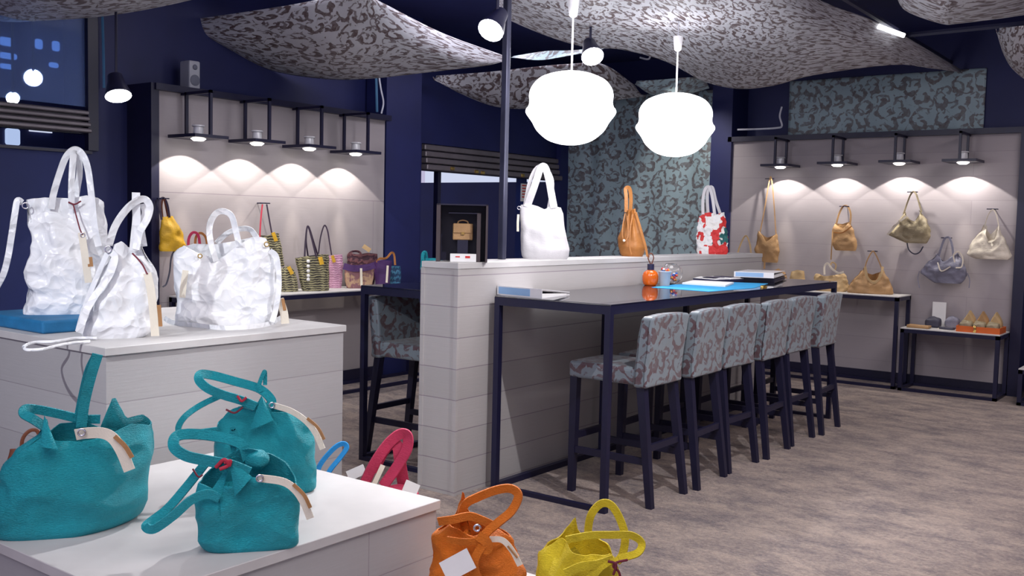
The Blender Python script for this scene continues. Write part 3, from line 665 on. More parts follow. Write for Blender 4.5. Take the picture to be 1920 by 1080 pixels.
def body(fr, rows, rimF, rimB, n=2.6, wr=.006, wf=9, seed=0, NU=72, NV=30, hang=False, folds=0, thick=.005, deep=.35, bend=0):
    tab = []
    for r in rows:
        if len(r) == 4: py, xl, xr, hd = r; l = fr.loc(fr.pt(xl, py)); rr = fr.loc(fr.pt(xr, py))
        else: yl, xl, yr, xr, hd = r; l = fr.loc(fr.pt(xl, yl)); rr = fr.loc(fr.pt(xr, yr))
        tab.append([(l[2] + rr[2]) / 2, ((l[0] + rr[0]) / 2, (rr[0] - l[0]) / 2, hd)])
    if not hang: tab[0][0] = 0
    tab.sort(key=lambda q: q[0]); z0 = tab[0][0]; ctop, htop, hdtop = tab[-1][1]
    def rim(lst, dy):
        out = []
        for px, py in lst:
            x, _, z = fr.loc(fr.pt(px, py, dy)); c_, h_, _ = lerp_list(tab, z); out.append(((x - c_) / max(h_, 1e-4), z))
        out.sort(); return out
    RF, RB = rim(rimF, -hdtop), rim(rimB or rimF, hdtop)
    bm = B(); uvl = bm.loops.layers.uv.verify(); sgn = lambda v: math.copysign(abs(v) ** (2 / n), v)
    outer = []; uvs = {}
    def ringpt(a, v, inset=0, disp=True):
        s_, t_ = sgn(math.cos(a)), sgn(math.sin(a)); wv = (t_ + 1) / 2; zt = lerp_list(RF, s_) * (1 - wv) + lerp_list(RB, s_) * wv
        z = z0 + (zt - z0) * v; c_, h_, d_ = lerp_list(tab, z)
        k = 1 - .07 * max(0, 1 - v * 14) ** 2
        x = c_ + (h_ * k - inset) * s_; y = (max(.004, d_ * k - inset)) * t_
        if disp:
            e = wr * (min(1, v * 5)) 
            q = Vector((x * wf + seed * 7, y * wf, z * wf))
            dd = noise.noise(q) * e + noise.noise(q * 2.3) * e * .5 + abs(noise.noise(q * .9 + Vector((3, 1, 5)))) * -e * 1.6 - abs(noise.noise(q * 1.7 + Vector((8, 2, 5)))) * e * .8
            if folds: dd += folds * math.sin(s_ * 9 + seed + 2 * noise.noise(q * .4)) * v * .01
            y += dd * (1 if t_ > 0 else -1) * (.4 + .6 * abs(t_)); x += dd * s_ * .7
            if bend: y += bend * max(0, s_ - .1) ** 1.5
        return x, y, z
    for j in range(NV + 1):
        ring = []
        for i in range(NU):
            x, y, z = ringpt(2 * PI * i / NU, j / NV); v = bm.verts.new(fr.w(x, y, z)); ring.append(v); uvs[v] = (i / NU, z)
        outer.append(ring)
    inner = []
    for v_, ins in ((1.0, thick), (.9, thick * 1.2), (1 - deep, thick * 2.5)):
        ring = []
        for i in range(NU):
            x, y, z = ringpt(2 * PI * i / NU, v_, ins); v = bm.verts.new(fr.w(x, y, z)); ring.append(v); uvs[v] = (i / NU, z)
        inner.append(ring)
    rings = outer + inner
    for a, b_ in zip(rings, rings[1:]):
        for i in range(NU): bm.faces.new((a[i], a[(i + 1) % NU], b_[(i + 1) % NU], b_[i]))
    bm.faces.new(rings[0]); bm.faces.new(rings[-1])
    for f in bm.faces:
        us = [uvs[l.vert][0] for l in f.loops]; wrapf = max(us) - min(us) > .5
        for l in f.loops:
            u, v = uvs[l.vert]; l[uvl].uv = (u + 1 if wrapf and u < .5 else u, v)
    return bm
def bag(label, fr, rows, rimF, rimB, mat, handles=(), tags=(), cords=(), group=None, name='handbag', cat='bag', extra=(), **kw):
    o = thing(name, label, cat, fr.O, group)
    obj('body', body(fr, rows, rimF, rimB, **kw), mat, o, smooth=True, uv=False)
    zmin = -9 if kw.get('hang') else fr.O.z + .003
    def cl(q, e=0): v = fr.pt(*q); v.z = max(v.z, zmin + e); return v
    for h in handles:
        pts, wd, th, tw, m_ = h[:5]; nm = h[5] if len(h) > 5 else 'handle'
        bb = B(); ribbon(bb, [cl(q, .006) for q in pts], wd, th, tw); obj(nm, bb, m_ or mat, o, smooth=True)
    for pts, wd, lab, lw in tags:
        bb = B(); ribbon(bb, [fr.pt(*q) for q in pts], wd, .005, 12); tg = obj('tag', bb, 'tag_cream', o, smooth=True, label='cream fabric tag')
        if lab:
            bb = B(); ribbon(bb, [fr.pt(*q) for q in lab], lw, .005, 12); obj('label', bb, 'label_brown', tg, smooth=True)
            bpy.context.view_layer.update()
    for pts, r, m_ in cords:
        bb = B(); tube(bb, [cl(q, r) for q in pts], r); obj('cord', bb, m_, o, smooth=True)
    for nm, bb, m_ in extra: obj(nm, bb, m_, o, smooth=True)
    return o
def ring_bm(c, r, t, axis):
    bb = B(); c = Vector(c); q = Vector((0, 0, 1)).rotation_difference(Vector(axis).normalized()); tube(bb, [c + q @ Vector((r * math.cos(a), r * math.sin(a), 0)) for a in [2 * PI * k / 12 for k in range(13)]], t, 36, 6); return bb
TQ = 'teal_leather'; WT = 'white_tarp'
def flap(fr, a, b_, c, bulge=.012, th=.006, n=8):
    """pointed folded ear of leather: curved triangular plate a (tip), b, c (base)"""
    bb = B(); A_, B_, C_ = fr.pt(*a), fr.pt(*b_), fr.pt(*c); F_ = []; K_ = []
    for j in range(n + 1):
        v = j / n; rowf = []; rowk = []
        for i in range(n + 1):
            u = i / n; p = A_.lerp(B_.lerp(C_, u), max(.02, v)) - fr.N * (bulge * math.sin(PI * u) * v + noise.noise(A_ + Vector((u * 2, v * 2, 0))) * .004)
            rowf.append(bb.verts.new(p)); rowk.append(bb.verts.new(p + fr.N * th))
        F_.append(rowf); K_.append(rowk)
    for j in range(n):
        for i in range(n):
            bb.faces.new((F_[j][i], F_[j][i + 1], F_[j + 1][i + 1], F_[j + 1][i])); bb.faces.new((K_[j][i], K_[j + 1][i], K_[j + 1][i + 1], K_[j][i + 1]))
        bb.faces.new((F_[j][0], F_[j + 1][0], K_[j + 1][0], K_[j][0])); bb.faces.new((F_[j][n], K_[j][n], K_[j + 1][n], F_[j + 1][n]))
    for i in range(n):
        bb.faces.new((F_[0][i], K_[0][i], K_[0][i + 1], F_[0][i + 1])); bb.faces.new((F_[n][i], F_[n][i + 1], K_[n][i + 1], K_[n][i]))
    return bb
def lump(c, rx, ry, rz, seed=0):
    bb = B(); bmesh.ops.create_icosphere(bb, subdivisions=3, radius=1)
    for v in bb.verts:
        d = 1 + .22 * noise.noise(v.co * 1.6 + Vector((seed, 0, 0))); v.co = Vector(c) + Vector((v.co.x * rx, v.co.y * ry, v.co.z * rz)) * d
    return bb

# blue cushion block
c = P(80, 627, UPZ); b = B(); box(b, (c.x - .62, c.y, UPZ), (c.x, c.y + .52, UPZ + .062), .012, 3)
tag(obj('cushion', b, 'cushion_blue', smooth=False), 'flat square blue fabric cushion under the tall white tote', 'cushion')
# W1 tall tote
f = Fr(110, 590, UPZ + .062, .075)
bag('tall crinkled white tote standing on the blue cushion', f,
    [(586, 38, 188, .085), (566, 46, 194, .10), (530, 41, 204, .10), (500, 43, 207, .095), (455, 50, 208, .085), (420, 42, 206, .065), (385, 41, 199, .045), (370, 42, 192, .035)],
    [(41, 374), (60, 372), (98, 370), (137, 372), (165, 366), (185, 370), (199, 383)], [(41, 376), (80, 370), (120, 374), (160, 372), (190, 378)], WT,
    handles=[([(96, 392, -.05), (100, 365, -.045), (111, 327, -.04), (124, 294, -.03), (140, 280, -.02), (155, 290, -.02), (165, 318, -.025), (172, 371, -.05), (177, 420, -.08), (185, 462, -.105)], .032, .004, 20, None),
             ([(134, 392, -.05), (134, 350, -.05), (136, 310, -.04), (139, 287, -.02), (147, 296, 0), (149, 325, .02), (145, 352, .035), (140, 385, .04)], .030, .004, 10, None),
             ([(42, 380, 0), (33, 376, -.01), (28, 400, -.02), (22, 440, -.02), (15, 482, 0), (6, 515, .03), (-10, 545, .08)], .030, .004, 15, None, 'shoulder_strap')],
    tags=[([(153, 436, -.11), (158, 470, -.125), (162, 500, -.125), (166, 530, -.12)], .034, [(168, 482, -.13), (170, 500, -.13)], .024)],
    cords=[([(128, 379, -.06), (140, 383, -.06), (152, 377, -.06)], .004, 'cord_maroon'), ([(137, 382, -.06), (143, 405, -.08), (150, 430, -.11), (155, 440, -.115)], .0035, 'cord_maroon')],
    extra=[('buckle', ring_bm(f.pt(48, 386, -.05), .014, .003, f.N), 'chrome'), ('ring', ring_bm(f.pt(155, 441, -.118), .01, .0025, f.N), 'chrome')],
    name='tote_bag', n=3.0, wr=.034, wf=5, seed=1, folds=0, NU=120, NV=60)
# W2
f = Fr(215, 636, UPZ, .09)
bag('crinkled white bucket bag at the front corner of the taller plinth, looped cord beside it', f,
    [(636, 152, 276, .075), (610, 149, 296, .085), (560, 166, 297, .085), (510, 184, 292, .075), (482, 202, 283, .05), (455, 212, 274, .03)],
    [(212, 458), (222, 452), (236, 462), (250, 478), (262, 470), (274, 461)], [(212, 460), (235, 462), (255, 466), (274, 463)], WT,
    handles=[([(204, 460, -.03), (216, 424, -.04), (236, 394, -.04), (256, 377, -.03), (272, 374, -.02), (281, 388, -.02), (276, 410, -.03), (262, 436, -.04), (255, 468, -.04)], .034, .004, 25, None),
             ([(255, 361, .0), (255, 385, -.01), (256, 408, -.01), (253, 440, -.02), (250, 470, -.03)], .036, .004, 0, None),
             ([(268, 382, .01), (272, 400, .015), (265, 425, .02), (270, 462, .03)], .03, .004, 0, None),
             ([(203, 470, -.03), (215, 482, -.07), (206, 515, -.09), (180, 552, -.10), (160, 588, -.10), (149, 624, -.09)], .030, .004, 10, None, 'shoulder_strap'),
             ([(202, 474, 0), (188, 505, -.04), (170, 548, -.06), (155, 590, -.08), (146, 622, -.08)], .028, .004, 40, None, 'shoulder_strap')],
    tags=[([(276, 512, -.08), (283, 545, -.095), (288, 590, -.10), (291, 630, -.09)], .036, [(297, 572, -.105), (300, 612, -.10)], .022)],
    cords=[([(248, 475, -.05), (258, 485, -.06), (268, 498, -.07), (276, 514, -.085)], .004, 'cord_maroon'),
           ([(P(*q),) for q in ((182, 634, .96), (141, 634, .96), (105, 640, .96), (65, 642, .96), (46, 650, .957), (50, 660, .950), (80, 658, .952), (120, 646, .958), (168, 640, .96))], .0065, WT)],
    extra=[('ring', ring_bm(f.pt(203, 468, -.05), .014, .003, f.N), 'chrome')],
    name='bucket_bag', n=2.6, wr=.028, wf=6, seed=3, NU=110, NV=50)
# W3
f = Fr(425, 611, UPZ, .10)
bag('wide white tote with round handles at the far corner of the taller plinth', f,
    [(608, 328, 514, .09), (590, 323, 519, .10), (545, 325, 521, .10), (500, 327, 521, .09), (475, 329, 514, .07), (455, 341, 506, .05)],
    [(330, 470), (344, 460), (370, 475), (411, 488), (444, 462), (478, 443), (498, 446), (510, 462)], [(332, 466), (360, 456), (400, 458), (440, 452), (480, 444), (508, 455)], WT,
    handles=[([(405, 490, -.06), (395, 455, -.06), (393, 424, -.05), (403, 402, -.05), (418, 396, -.05), (434, 405, -.05), (442, 432, -.05), (449, 462, -.06)], .034, .004, 30, None),
             ([(406, 456, .05), (424, 439, .05), (446, 430, .04), (468, 430, .04), (482, 446, .045)], .034, .004, 40, None),
             ([(506, 470, -.05), (519, 484, -.07), (523, 535, -.09), (517, 580, -.10), (510, 604, -.12)], .028, .004, 10, None, 'shoulder_strap'),
             ([(P(*q),) for q in ((308, 598, .956), (326, 607, .956), (370, 612, .956), (430, 617, .956), (500, 610, .956), (528, 596, .958))], .028, .004, 0, None, 'shoulder_strap')],
    tags=[([(348, 507, -.10), (344, 535, -.115), (342, 558, -.115)], .030, None, 0), ([(524, 560, -.07), (532, 585, -.08), (535, 607, -.08)], .042, [(530, 560, -.085), (534, 582, -.085)], .016)],
    extra=[('buckle', ring_bm(f.pt(500, 458, -.06), .012, .003, f.N), 'brass'), ('ring', ring_bm(f.pt(375, 480, -.08), .01, .003, f.N), 'brass')],
    name='tote_bag', n=3.4, wr=.026, wf=4.5, seed=5, NU=120, NV=50)

# ---- turquoise bags on the lower plinth
f = Fr(120, 1014, LOZ, .12, yaw=-6)
bag('largest turquoise leather bag, leftmost on the lower plinth', f,
    [(1009, -14, 962, 262, .10), (985, -20, 930, 276, .125), (930, -10, 890, 280, .125), (890, 0, 850, 287, .11), (850, 22, 820, 290, .085), (815, 70, 797, 278, .05), (790, 76, 785, 270, .035)],
    [(74, 820), (84, 782), (102, 826), (155, 828), (205, 816), (245, 802), (287, 815)], [(76, 812), (110, 792), (150, 790), (190, 800), (216, 741), (238, 790), (262, 787), (286, 810)], TQ,
    handles=[([(152, 800, .02), (158, 755, .01), (170, 706, .0), (183, 664, .0)], .034, .010, 12, None, 'handle'),
             ([(146, 790, .04), (157, 735, .04), (167, 695, .03), (181, 666, .01)], .028, .010, 20, None, 'handle'),
             ([(84, 800, -.02), (62, 786, -.05), (45, 776, -.04), (48, 767, -.02), (70, 768, .02), (110, 776, .04), (150, 785, .05), (188, 786, .05)], .030, .009, 15, None)],
    tags=[([(142, 815, -.10), (163, 812, -.115), (192, 812, -.125), (212, 822, -.135), (228, 846, -.15), (243, 882, -.155)], .036, [(215, 818, -.145), (234, 836, -.16), (248, 858, -.165)], .014)],
    extra=[('ring', ring_bm(f.pt(153, 811, -.125), .011, .003, f.N), 'chrome'), ('ear', flap(f, (83, 779, -.05), (74, 836, -.10), (108, 842, -.12)), TQ)],
    n=3.4, wr=.022, wf=6, seed=11, NU=110, NV=48, deep=.3, bend=.16)
f = Fr(497, 930, LOZ, .075)
bag('turquoise leather bag at the back right of the lower plinth', f,
    [(925, 398, 592, .08), (900, 396, 596, .095), (850, 397, 595, .095), (815, 400, 591, .08), (790, 404, 582, .06), (770, 422, 556, .04), (755, 430, 530, .025)],
    [(405, 800), (428, 766), (455, 764), (478, 770), (491, 742), (508, 772), (535, 772), (560, 776), (584, 800)], [(410, 790), (440, 760), (480, 758), (520, 760), (550, 772), (584, 800)], TQ,
    handles=[([(505, 762, 0), (509, 750, .01), (486, 729, .03), (440, 715, .05), (399, 704, .04), (376, 702, .02), (374, 714, -.01), (391, 729, -.03), (420, 741, -.04), (450, 750, -.045), (480, 762, -.045)], .034, .008, 15, None),
             ([(413, 742, .03), (376, 760, .02), (348, 780, -.01), (335, 800, -.03), (340, 812, -.05), (368, 811, -.07), (408, 806, -.07)], .022, .009, 15, None),
             ([(490, 735, .02), (486, 722, .03), (494, 700, .04), (497, 699, .045), (497, 722, .04)], .016, .007, 0, None)],
    tags=[([(513, 760, -.05), (546, 771, -.07), (574, 790, -.08), (592, 813, -.09), (605, 842, -.10)], .022, [(576, 784, -.09), (596, 802, -.10), (608, 824, -.11)], .011)],
    cords=[([(445, 742, -.055), (453, 752, -.06), (462, 745, -.06)], .005, 'cord_red'), ([(424, 768, -.05), (440, 774, -.06), (455, 764, -.06)], .004, 'cord_maroon')],
    extra=[('ring', ring_bm(f.pt(510, 760, -.055), .01, .003, f.N), 'chrome'), ('ear', flap(f, (491, 742, -.03), (468, 806, -.085), (512, 788, -.08)), TQ)],
    n=3.6, wr=.020, wf=7, seed=12, NU=100, NV=44)
f = Fr(470, 1036, LOZ, .07)
bag('turquoise leather bag at the front of the lower plinth with red cord bow', f,
    [(1033, 382, 560, .07), (1000, 368, 564, .085), (960, 361, 566, .09), (930, 363, 566, .085), (900, 368, 562, .07), (875, 385, 548, .05), (850, 408, 520, .035)],
    [(368, 908), (395, 916), (418, 908), (430, 862), (446, 906), (470, 890), (510, 898), (545, 902), (564, 915)], [(372, 895), (400, 868), (436, 845), (470, 836), (510, 848), (545, 872), (564, 900)], TQ,
    handles=[([(464, 862, .02), (455, 836, .02), (430, 824, .03), (390, 816, .04), (350, 814, .03), (329, 820, .01), (327, 839, -.02), (350, 855, -.04), (390, 864, -.05), (432, 872, -.06), (468, 886, -.06)], .034, .008, 15, None),
             ([(384, 870, .02), (348, 915, -.02), (314, 954, -.05), (282, 979, -.08), (274, 988, -.10), (290, 991, -.12), (326, 966, -.12), (358, 938, -.10), (388, 926, -.09), (412, 934, -.09)], .028, .009, 20, None),
             ([(440, 858, .03), (436, 825, .04), (437, 803, .04), (446, 826, .04), (458, 850, .035)], .018, .006, 0, None)],
    tags=[([(484, 896, -.075), (530, 903, -.085), (554, 919, -.095), (570, 943, -.10), (582, 972, -.10)], .024, [(550, 908, -.10), (570, 928, -.11), (582, 952, -.112)], .011)],
    cords=[([(405, 876, -.06), (420, 862, -.07), (428, 872, -.07), (412, 880, -.07)], .006, 'cord_red'), ([(420, 868, -.07), (432, 864, -.07), (430, 874, -.07)], .005, 'cord_red'), ([(362, 880, -.02), (372, 894, -.06), (380, 890, -.06)], .003, 'cord_maroon')],
    extra=[('ring', ring_bm(f.pt(487, 897, -.085), .010, .003, f.N), 'chrome'), ('ear', flap(f, (430, 862, -.05), (440, 930, -.095), (472, 894, -.08)), TQ), ('knot', lump(f.pt(482, 862, .02), .042, .04, .03, 4), TQ)],
    n=3.8, wr=.020, wf=7, seed=14, NU=100, NV=44)
# brown handled bag hidden behind the largest turquoise one
f = Fr(35, 925, LOZ, .06)
bag('brown leather bag almost hidden behind the largest turquoise bag', f, [(920, 10, 70, .04), (870, 10, 72, .04), (838, 18, 66, .02)], [(18, 842), (66, 842)], None, 'brown_leather',
    handles=[([(40, 845, 0), (42, 825, 0), (50, 812, 0), (62, 806, 0), (72, 812, 0), (76, 840, 0)], .014, .008, 10, None)], NU=40, NV=14)

# ---- pink and blue bags behind the lower plinth
f = Fr(725, 1010, PLZ, .08)
bag('pink leather bag behind the lower plinth, only its handles showing', f, [(1005, 660, 790, .07), (960, 655, 795, .08), (925, 670, 785, .05), (908, 690, 775, .03)], [(690, 915), (720, 912), (750, 908), (775, 912)], None, 'pink_leather',
    handles=[([(684, 905, -.03), (702, 869, -.03), (727, 833, -.02), (750, 814, -.01), (764, 818, -.01), (763, 842, -.02), (745, 874, -.03), (718, 912, -.04)], .048, .010, 25, None),
             ([(700, 885, .03), (716, 850, .02), (733, 832, .01), (746, 838, .0), (750, 865, -.0), (758, 918, .02)], .052, .009, 5, None)],
    tags=[([(698, 915, -.05), (712, 885, -.05), (718, 872, -.045)], .022, None, 0)],
    extra=[('card', (lambda bb: (ribbon(bb, [f.pt(758, 909, -.06), f.pt(784, 920, -.07)], .05, .002, 0), bb)[1])(B()), 'paper_white'), ('card', (lambda bb: (ribbon(bb, [f.pt(652, 893, -.02), f.pt(684, 879, -.03)], .045, .002, 0), bb)[1])(B()), 'paper_white')], seed=21)
f = Fr(612, 985, PLZ, .06)
bag('blue leather bag behind the turquoise bags, only its handle showing', f, [(980, 570, 650, .06), (930, 570, 650, .06), (895, 580, 640, .03)], [(580, 898), (640, 898)], None, 'blue_leather',
    handles=[([(594, 890, -.02), (600, 872, -.02), (615, 852, -.01), (632, 836, 0), (645, 832, .01), (650, 840, 0), (638, 858, -.01), (620, 880, -.02), (610, 900, -.02)], .022, .008, 25, None)], seed=22)

# ---- orange and yellow bags
f = Fr(895, 1150, PLZ, .09)
bag('orange leather bag at the bottom edge beside the lower plinth, white card on it', f,
    [(1148, 806, 984, .09), (1110, 798, 988, .11), (1070, 802, 984, .115), (1040, 806, 970, .105), (1010, 812, 968, .09), (990, 822, 950, .07), (970, 832, 920, .045)],
    [(812, 1000), (838, 985), (862, 1000), (885, 1004), (908, 996), (930, 988), (962, 1010)], [(815, 995), (838, 975), (854, 958), (867, 914), (878, 958), (905, 966), (935, 985), (964, 1005)], 'orange_leather',
    handles=[([(862, 975, .02), (872, 946, .01), (896, 932, 0), (930, 919, -.01), (957, 916, -.02), (972, 929, -.03), (960, 957, -.05), (935, 979, -.08), (914, 997, -.10), (902, 1014, -.12)], .030, .014, 15, None),
             ([(896, 1004, -.13), (912, 1016, -.14), (914, 1030, -.14), (900, 1024, -.14)], .035, .012, 0, None, 'knot'),
             ([(905, 1022, -.14), (892, 1045, -.15), (890, 1070, -.15), (905, 1100, -.14)], .030, .009, 10, None, 'strap_end'),
             ([(822, 978, -.06), (850, 974, -.08), (880, 968, -.07), (905, 976, -.08), (926, 986, -.08)], .030, .008, 20, None, 'fold'),
             ([(838, 1012, -.10), (870, 1016, -.12), (900, 1014, -.13)], .024, .008, 20, None, 'strap')],
    tags=[([(918, 1011, -.12), (942, 1013, -.13), (960, 1032, -.14), (975, 1060, -.14)], .020, [(952, 1024, -.145), (970, 1046, -.15)], .007)],
    extra=[('card', (lambda bb: (ribbon(bb, [f.pt(832, 1074, -.16), f.pt(884, 1046, -.165)], .075, .002, 0), bb)[1])(B()), 'paper_white'), ('ring', ring_bm(f.pt(895, 990, -.10), .011, .004, f.N), 'chrome')],
    n=2.3, wr=.026, wf=9, seed=31, NU=84, NV=36)
f = Fr(1090, 1165, PLZ, .09)
bag('yellow leather bag at the bottom edge, rightmost of the coloured bags', f,
    [(1162, 1010, 1168, .09), (1120, 1000, 1178, .11), (1080, 1003, 1172, .115), (1050, 1008, 1165, .10), (1025, 1014, 1150, .08), (1005, 1034, 1132, .055)],
    [(1012, 1035), (1040, 1012), (1062, 1022), (1080, 1035), (1105, 1040), (1130, 1042), (1160, 1050)], [(1014, 1030), (1036, 1005), (1060, 988), (1081, 967), (1084, 998), (1110, 1006), (1140, 1012), (1160, 1040)], 'yellow_leather',
    handles=[([(1104, 1010, .0), (1103, 990, 0), (1109, 964, -.01), (1126, 945, -.01), (1144, 946, -.02), (1160, 968, -.03), (1172, 1005, -.05), (1167, 1040, -.07), (1156, 1054, -.09)], .028, .007, 20, None),
             ([(1062, 1012, -.07), (1105, 1004, -.09), (1150, 1003, -.10), (1184, 1004, -.09), (1203, 1018, -.08), (1195, 1037, -.10), (1160, 1047, -.12)], .026, .007, 20, None),
             ([(1150, 1046, -.13), (1125, 1062, -.14), (1108, 1085, -.14), (1100, 1110, -.14)], .035, .008, 15, None, 'fold'),
             ([(1060, 1075, -.13), (1090, 1062, -.14), (1120, 1058, -.14), (1150, 1048, -.13)], .030, .008, 20, None, 'fold')],
    cords=[([(1176, 1050, -.12), (1158, 1054, -.14), (1150, 1062, -.14), (1160, 1072, -.14), (1165, 1090, -.14)], .0045, 'cord_maroon'), ([(1140, 1052, -.14), (1155, 1058, -.145), (1150, 1078, -.145)], .0045, 'cord_maroon')],
    n=2.3, wr=.026, wf=9, seed=33, NU=84, NV=36)

# ---- things on the partition
def topfr(px, X=None, hd=0):
    X = X if X is not None else (PXN + PXF) / 2
    q = PX(px, 485, X); O = Vector((X, q.y, PZ)); return Fr(O=O, N=Vector((O.x, O.y, 0)))
f = topfr(1022)
bag('white leather shoulder bag standing on the partition top', f,
    [(482, 979, 1066, .06), (468, 976, 1068, .07), (430, 976, 1061, .065), (400, 974, 1057, .045), (382, 977, 1050, .022)],
    [(977, 384), (990, 382), (1009, 387), (1022, 393), (1035, 385), (1051, 389)], None, 'white_leather',
    handles=[([(988, 388, -.02), (999, 358, -.02), (1007, 334, -.01), (1014, 315, 0), (1022, 314, 0), (1029, 336, -.01), (1034, 364, -.02), (1039, 390, -.025)], .045, .005, 5, None),
             ([(983, 390, .02), (992, 345, .015), (1002, 320, .01), (1014, 311, .01), (1026, 318, .01), (1036, 345, .015), (1028, 395, .02)], .022, .005, 10, 'white_leather')],
    tags=[([(972, 402, -.03), (971, 418, -.035), (971, 434, -.035)], .014, None, 0)],
    extra=[('ring', ring_bm(f.pt(973, 390, -.02), .010, .003, f.N), 'chrome')], n=2.4, wr=.012, wf=7, seed=41, NU=64)
f = topfr(1187)
bag('cognac brown drawstring bag standing on the partition top', f,
    [(476, 1164, 1206, .055), (464, 1159, 1211, .075), (448, 1158, 1210, .075), (425, 1166, 1202, .055), (402, 1173, 1192, .03), (392, 1174, 1190, .022)],
    [(1174, 392), (1182, 396), (1190, 391)], None, 'cognac_leather',
    handles=[([(1174, 398, -.01), (1174, 370, -.01), (1173, 354, 0), (1180, 353, 0), (1183, 370, 0), (1182, 398, .0)], .026, .005, 15, None),
             ([(1192, 398, -.03), (1200, 425, -.06), (1210, 460, -.08), (1214, 480, -.085), (1217, 492, -.09)], .016, .005, 10, None, 'strap'),
             ([(1172, 400, -.04), (1167, 430, -.08), (1170, 452, -.09), (1178, 440, -.08), (1176, 405, -.04)], .008, .004, 0, None, 'tassel'),
             ([(1186, 402, -.04), (1182, 430, -.08), (1181, 462, -.09), (1184, 477, -.09)], .008, .004, 0, None, 'tassel')],
    extra=[('bead', (lambda bb: (lathe(bb, [(0, -.01), (.008, -.006), (.01, 0), (.008, .006), (0, .01)], f.pt(1170, 451, -.1), 12), bb)[1])(B()), 'tag_cream')],
    n=2.2, wr=.01, wf=8, seed=43, folds=1.2, NU=56)
f = topfr(1336)
bag('red, white and green patchwork bag with white handles on the partition top', f,
    [(472, 1306, 1365, .05), (455, 1304, 1367, .065), (430, 1305, 1364, .06), (412, 1309, 1362, .045), (398, 1316, 1362, .03)],
    [(1316, 400), (1330, 398), (1345, 402), (1362, 398)], None, 'patchwork',
    handles=[([(1318, 402, -.03), (1318, 375, -.02), (1322, 355, -.01), (1330, 351, 0), (1336, 372, -.01), (1340, 402, -.03)], .024, .005, 10, 'white_leather'),
             ([(1328, 404, .03), (1326, 372, .02), (1328, 354, .01), (1336, 352, .01), (1342, 376, .02), (1351, 402, .03)], .024, .005, 10, 'white_leather')], n=2.6, wr=.02, wf=16, seed=45, NU=64)
# display niche with small case
f = topfr(867); dc = f.O
ds = thing('display_case', 'black open display frame with a miniature tan case, on the near end of the partition', 'display case', dc)
def fbox(x0, x1, y0, y1, z0, z1, bev=0):
    bb = B(); vs = []
    box(bb, (x0, y0, z0), (x1, y1, z1), bev)
    for v in bb.verts: v.co = f.w(v.co.x, v.co.y, v.co.z)
    return bb
xl = f.loc(f.pt(819, 430))[0]; xr = f.loc(f.pt(914, 430))[0]; zt = f.loc(f.pt(867, 383))[2]
plain('frame_brown', (0.06, 0.045, 0.05), .4)
for a in ((xl, xl + .022, -.1, .1, 0, zt), (xr - .012, xr, -.1, .1, 0, zt)): obj('side', fbox(*a), 'frame_brown', ds)
obj('top', fbox(xl, xr, -.1, .1, zt - .008, zt), 'black_wood', ds); obj('back', fbox(xl, xr, .09, .1, 0, zt), 'black_wood', ds)
x2 = f.loc(f.pt(841, 430))[0]; x3 = f.loc(f.pt(894, 430))[0]; x4 = f.loc(f.pt(901, 430))[0]; z2 = f.loc(f.pt(867, 399))[2]
bb = fbox(x3, x4, -.06, .085, 0, z2); obj('inner_frame', bb, 'frame_brown', ds); obj('inner_top', fbox(x2, x4, -.06, .085, z2 - .005, z2), 'black_wood', ds)
zc0 = f.loc(f.pt(867, 450))[2]; zc1 = f.loc(f.pt(867, 419))[2]; c0 = f.loc(f.pt(849, 430))[0]; c1 = f.loc(f.pt(887, 430))[0]
obj('pedestal', fbox((c0 + c1) / 2 - .03, (c0 + c1) / 2 + .03, .0, .06, 0, zc0), 'black_wood', ds)
mc = thing('miniature_case', 'miniature tan leather briefcase inside the black display frame', 'case', f.w((c0 + c1) / 2, .02, zc0))
obj('body', fbox(c0, c1, .0, .05, zc0, zc1, .006), 'tan_leather', mc); obj('flap', fbox(c0 + .003, c1 - .003, -.006, .002, zc0 + (zc1 - zc0) * .42, zc1 - .002, .003), 'tan_leather', mc)
bb = B(); tube(bb, [f.w((c0 + c1) / 2 + dx, .02, zc1 + dz) for dx, dz in ((-.03, -.002), (-.024, .012), (0, .018), (.024, .012), (.03, -.002))], .004); obj('handle', bb, 'tan_leather', mc)
bb = fbox((c0 + c1) / 2 - .008, (c0 + c1) / 2 + .008, -.009, -.004, zc0 + .03, zc0 + .045); obj('clasp', bb, 'brass', mc)
f2 = f; w0 = f.loc(f.pt(844, 475, -.08))[0]; w1_ = f.loc(f.pt(893, 475, -.08))[0]
wb = obj('box', fbox(w0, w1_, -.09, -.03, .0, .045, .002), 'paper_white'); tag(wb, 'small white printed box at the foot of the black display frame', 'box')
bb = fbox(w0 + .03, w0 + .055, -.0915, -.0895, .026, .032); 
obj('print', bb, 'red_ink', wb); obj('print', fbox(w0 + .085, w0 + .112, -.0915, -.0895, .022, .034), 'red_ink', wb)
# turquoise bag on rear table glimpsed past the partition
f = Fr(O=(-4.05, PX(792, 500, -4.05).y, TZ), N=(-.7, .7, 0))
bag('turquoise bag on the rear table, a sliver showing left of the partition', f, [(532, 789, 835, .03), (500, 789, 835, .04), (486, 791, 830, .02)], [(791, 484), (830, 484)], None, TQ,
    handles=[([(791, 505, -.03), (792, 490, -.03), (793, 476, -.02), (798, 474, -.01), (800, 490, 0)], .02, .006, 10, None)], NU=32, NV=10)

